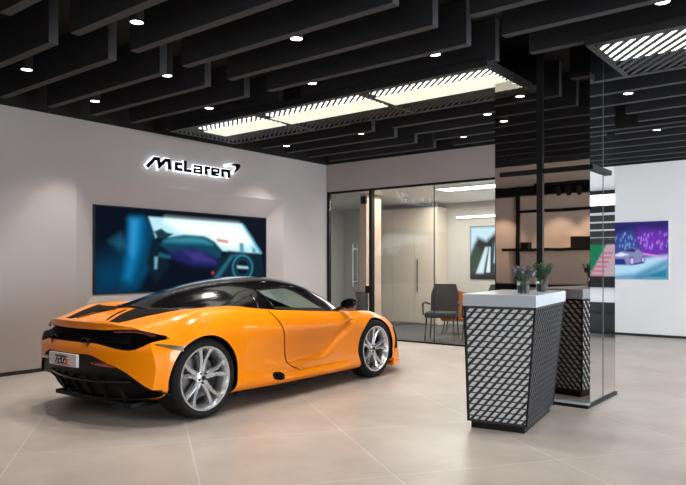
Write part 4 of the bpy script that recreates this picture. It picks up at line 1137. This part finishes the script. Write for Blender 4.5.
# wheels ------------------------------------------------------------
def wheel(x, s, r, wdt, rr, name_rot, track):
    """axis along y; outer face towards s"""
    yo = track; yi = track - wdt
    g = bmesh.new()
    prof = [(rr - .005, yi + .012), (rr + .02, yi + .002), (r - .035, yi), (r - .008, yi + .018), (r, yi + .045), (r, yo - .045), (r - .008, yo - .018), (r - .035, yo), (rr + .02, yo - .002), (rr - .005, yo - .012)]
    lathe(g, [(a, s * b) for a, b in prof], 72, 'y', (x, 0, r), closed=True); ty = mesh_obj('wheel', g, RUBBER, car, smooth=True)
    g = bmesh.new()
    prof = [(rr - .004, yi + .01), (rr + .006, yi + .016), (rr - .02, yi + .04), (rr - .03, yo - .06), (rr - .012, yo - .022), (rr + .008, yo - .016), (rr + .004, yo - .006), (rr - .012, yo - .008), (rr - .022, yo - .024), (rr - .040, yo - .06), (rr - .045, yi + .05), (rr - .03, yi + .02)]
    lathe(g, [(a, s * b) for a, b in prof], 72, 'y', (x, 0, r), closed=True); rim = mesh_obj('rim', g, SILVER, ty, smooth=True)
    # spokes: five pairs
    for k in range(5):
        a = R(name_rot + 72 * k); g = bmesh.new()
        for q in (-1, 1):
            def pt(rad, ang, y): return (x + rad * math.cos(ang), s * y, r + rad * math.sin(ang))
            secs = [(.045, q * .30, .040, yo - .055), (.10, q * .16, .032, yo - .050), (.16, q * .155, .028, yo - .042), (rr - .045, q * .215, .031, yo - .028), (rr - .012, q * .25, .044, yo - .016)]
            prev = None
            for rad, da, hw, y in secs:
                ang = a + da; dh = hw / 2 / rad * 1.15
                ring = [g.verts.new(pt(rad, ang - dh, y - .004)), g.verts.new(pt(rad, ang, y + .006)), g.verts.new(pt(rad, ang + dh, y - .004)), g.verts.new(pt(rad, ang + dh, y - .045)), g.verts.new(pt(rad, ang - dh, y - .045))]
                if prev:
                    for m_ in range(5): g.faces.new([prev[m_], prev[(m_ + 1) % 5], ring[(m_ + 1) % 5], ring[m_]])
                else: g.faces.new(ring[::-1])
                prev = ring
            g.faces.new(prev)
        mesh_obj('spoke_pair', g, SILVER, ty, smooth=False)
    g = bmesh.new(); lathe(g, [(.060, s * (yo - .10)), (.062, s * (yo - .052)), (.030, s * (yo - .046)), (.028, s * (yo - .040)), (.001, s * (yo - .038))], 32, 'y', (x, 0, r)); mesh_obj('hub', g, SILVER, ty, smooth=True)
    g = bmesh.new(); lathe(g, [(.020, s * (yo - .040)), (.020, s * (yo - .034))], 20, 'y', (x, 0, r)); mesh_obj('hub_cap', g, MATTEBLACK, ty)
    for k in range(5):
        a = R(name_rot + 36 + 72 * k); g = bmesh.new(); lathe(g, [(.009, s * (yo - .06)), (.009, s * (yo - .038))], 10, 'y', (x + .043 * math.cos(a), 0, r + .043 * math.sin(a))); mesh_obj('wheel_bolt', g, MATTEBLACK, ty)
    g = bmesh.new(); lathe(g, [(.06, s * (yo - .13)), (.19, s * (yo - .13)), (.19, s * (yo - .16)), (.06, s * (yo - .16))], 48, 'y', (x, 0, r), closed=True); mesh_obj('brake_disc', g, DISC, ty, smooth=True)
    g = bmesh.new()
    pr = [(x + q * math.cos(b) * 1, r + q * math.sin(b)) for q, b in [(.13, R(-35)), (.20, R(-38)), (.205, R(-15)), (.205, R(0)), (.20, R(22)), (.13, R(20))]]
    prism(g, pr, lambda u, v, d: (u, s * d, v), yo - .20, yo - .105); mesh_obj('brake_caliper', g, MATTEBLACK, ty)
    g = bmesh.new(); lathe(g, [(.05, s * (yi + .02)), (rr - .05, s * (yi + .02)), (rr - .05, s * (yi + .03)), (.05, s * (yi + .03))], 32, 'y', (x, 0, r), closed=True); mesh_obj('dust_shield', g, MESHBLACK, ty)
for s in (-1, 1):
    wheel(RX, s, .345, .305, .272, 86, .945)
    wheel(FX, s, .338, .245, .262, 80, .935)
# dark underbody so light does not pass below
bm = bmesh.new(); box(bm, (-.5, -.58, .125), (3.2, .58, .16)); mesh_obj('underbody', bm, MATTEBLACK, car)
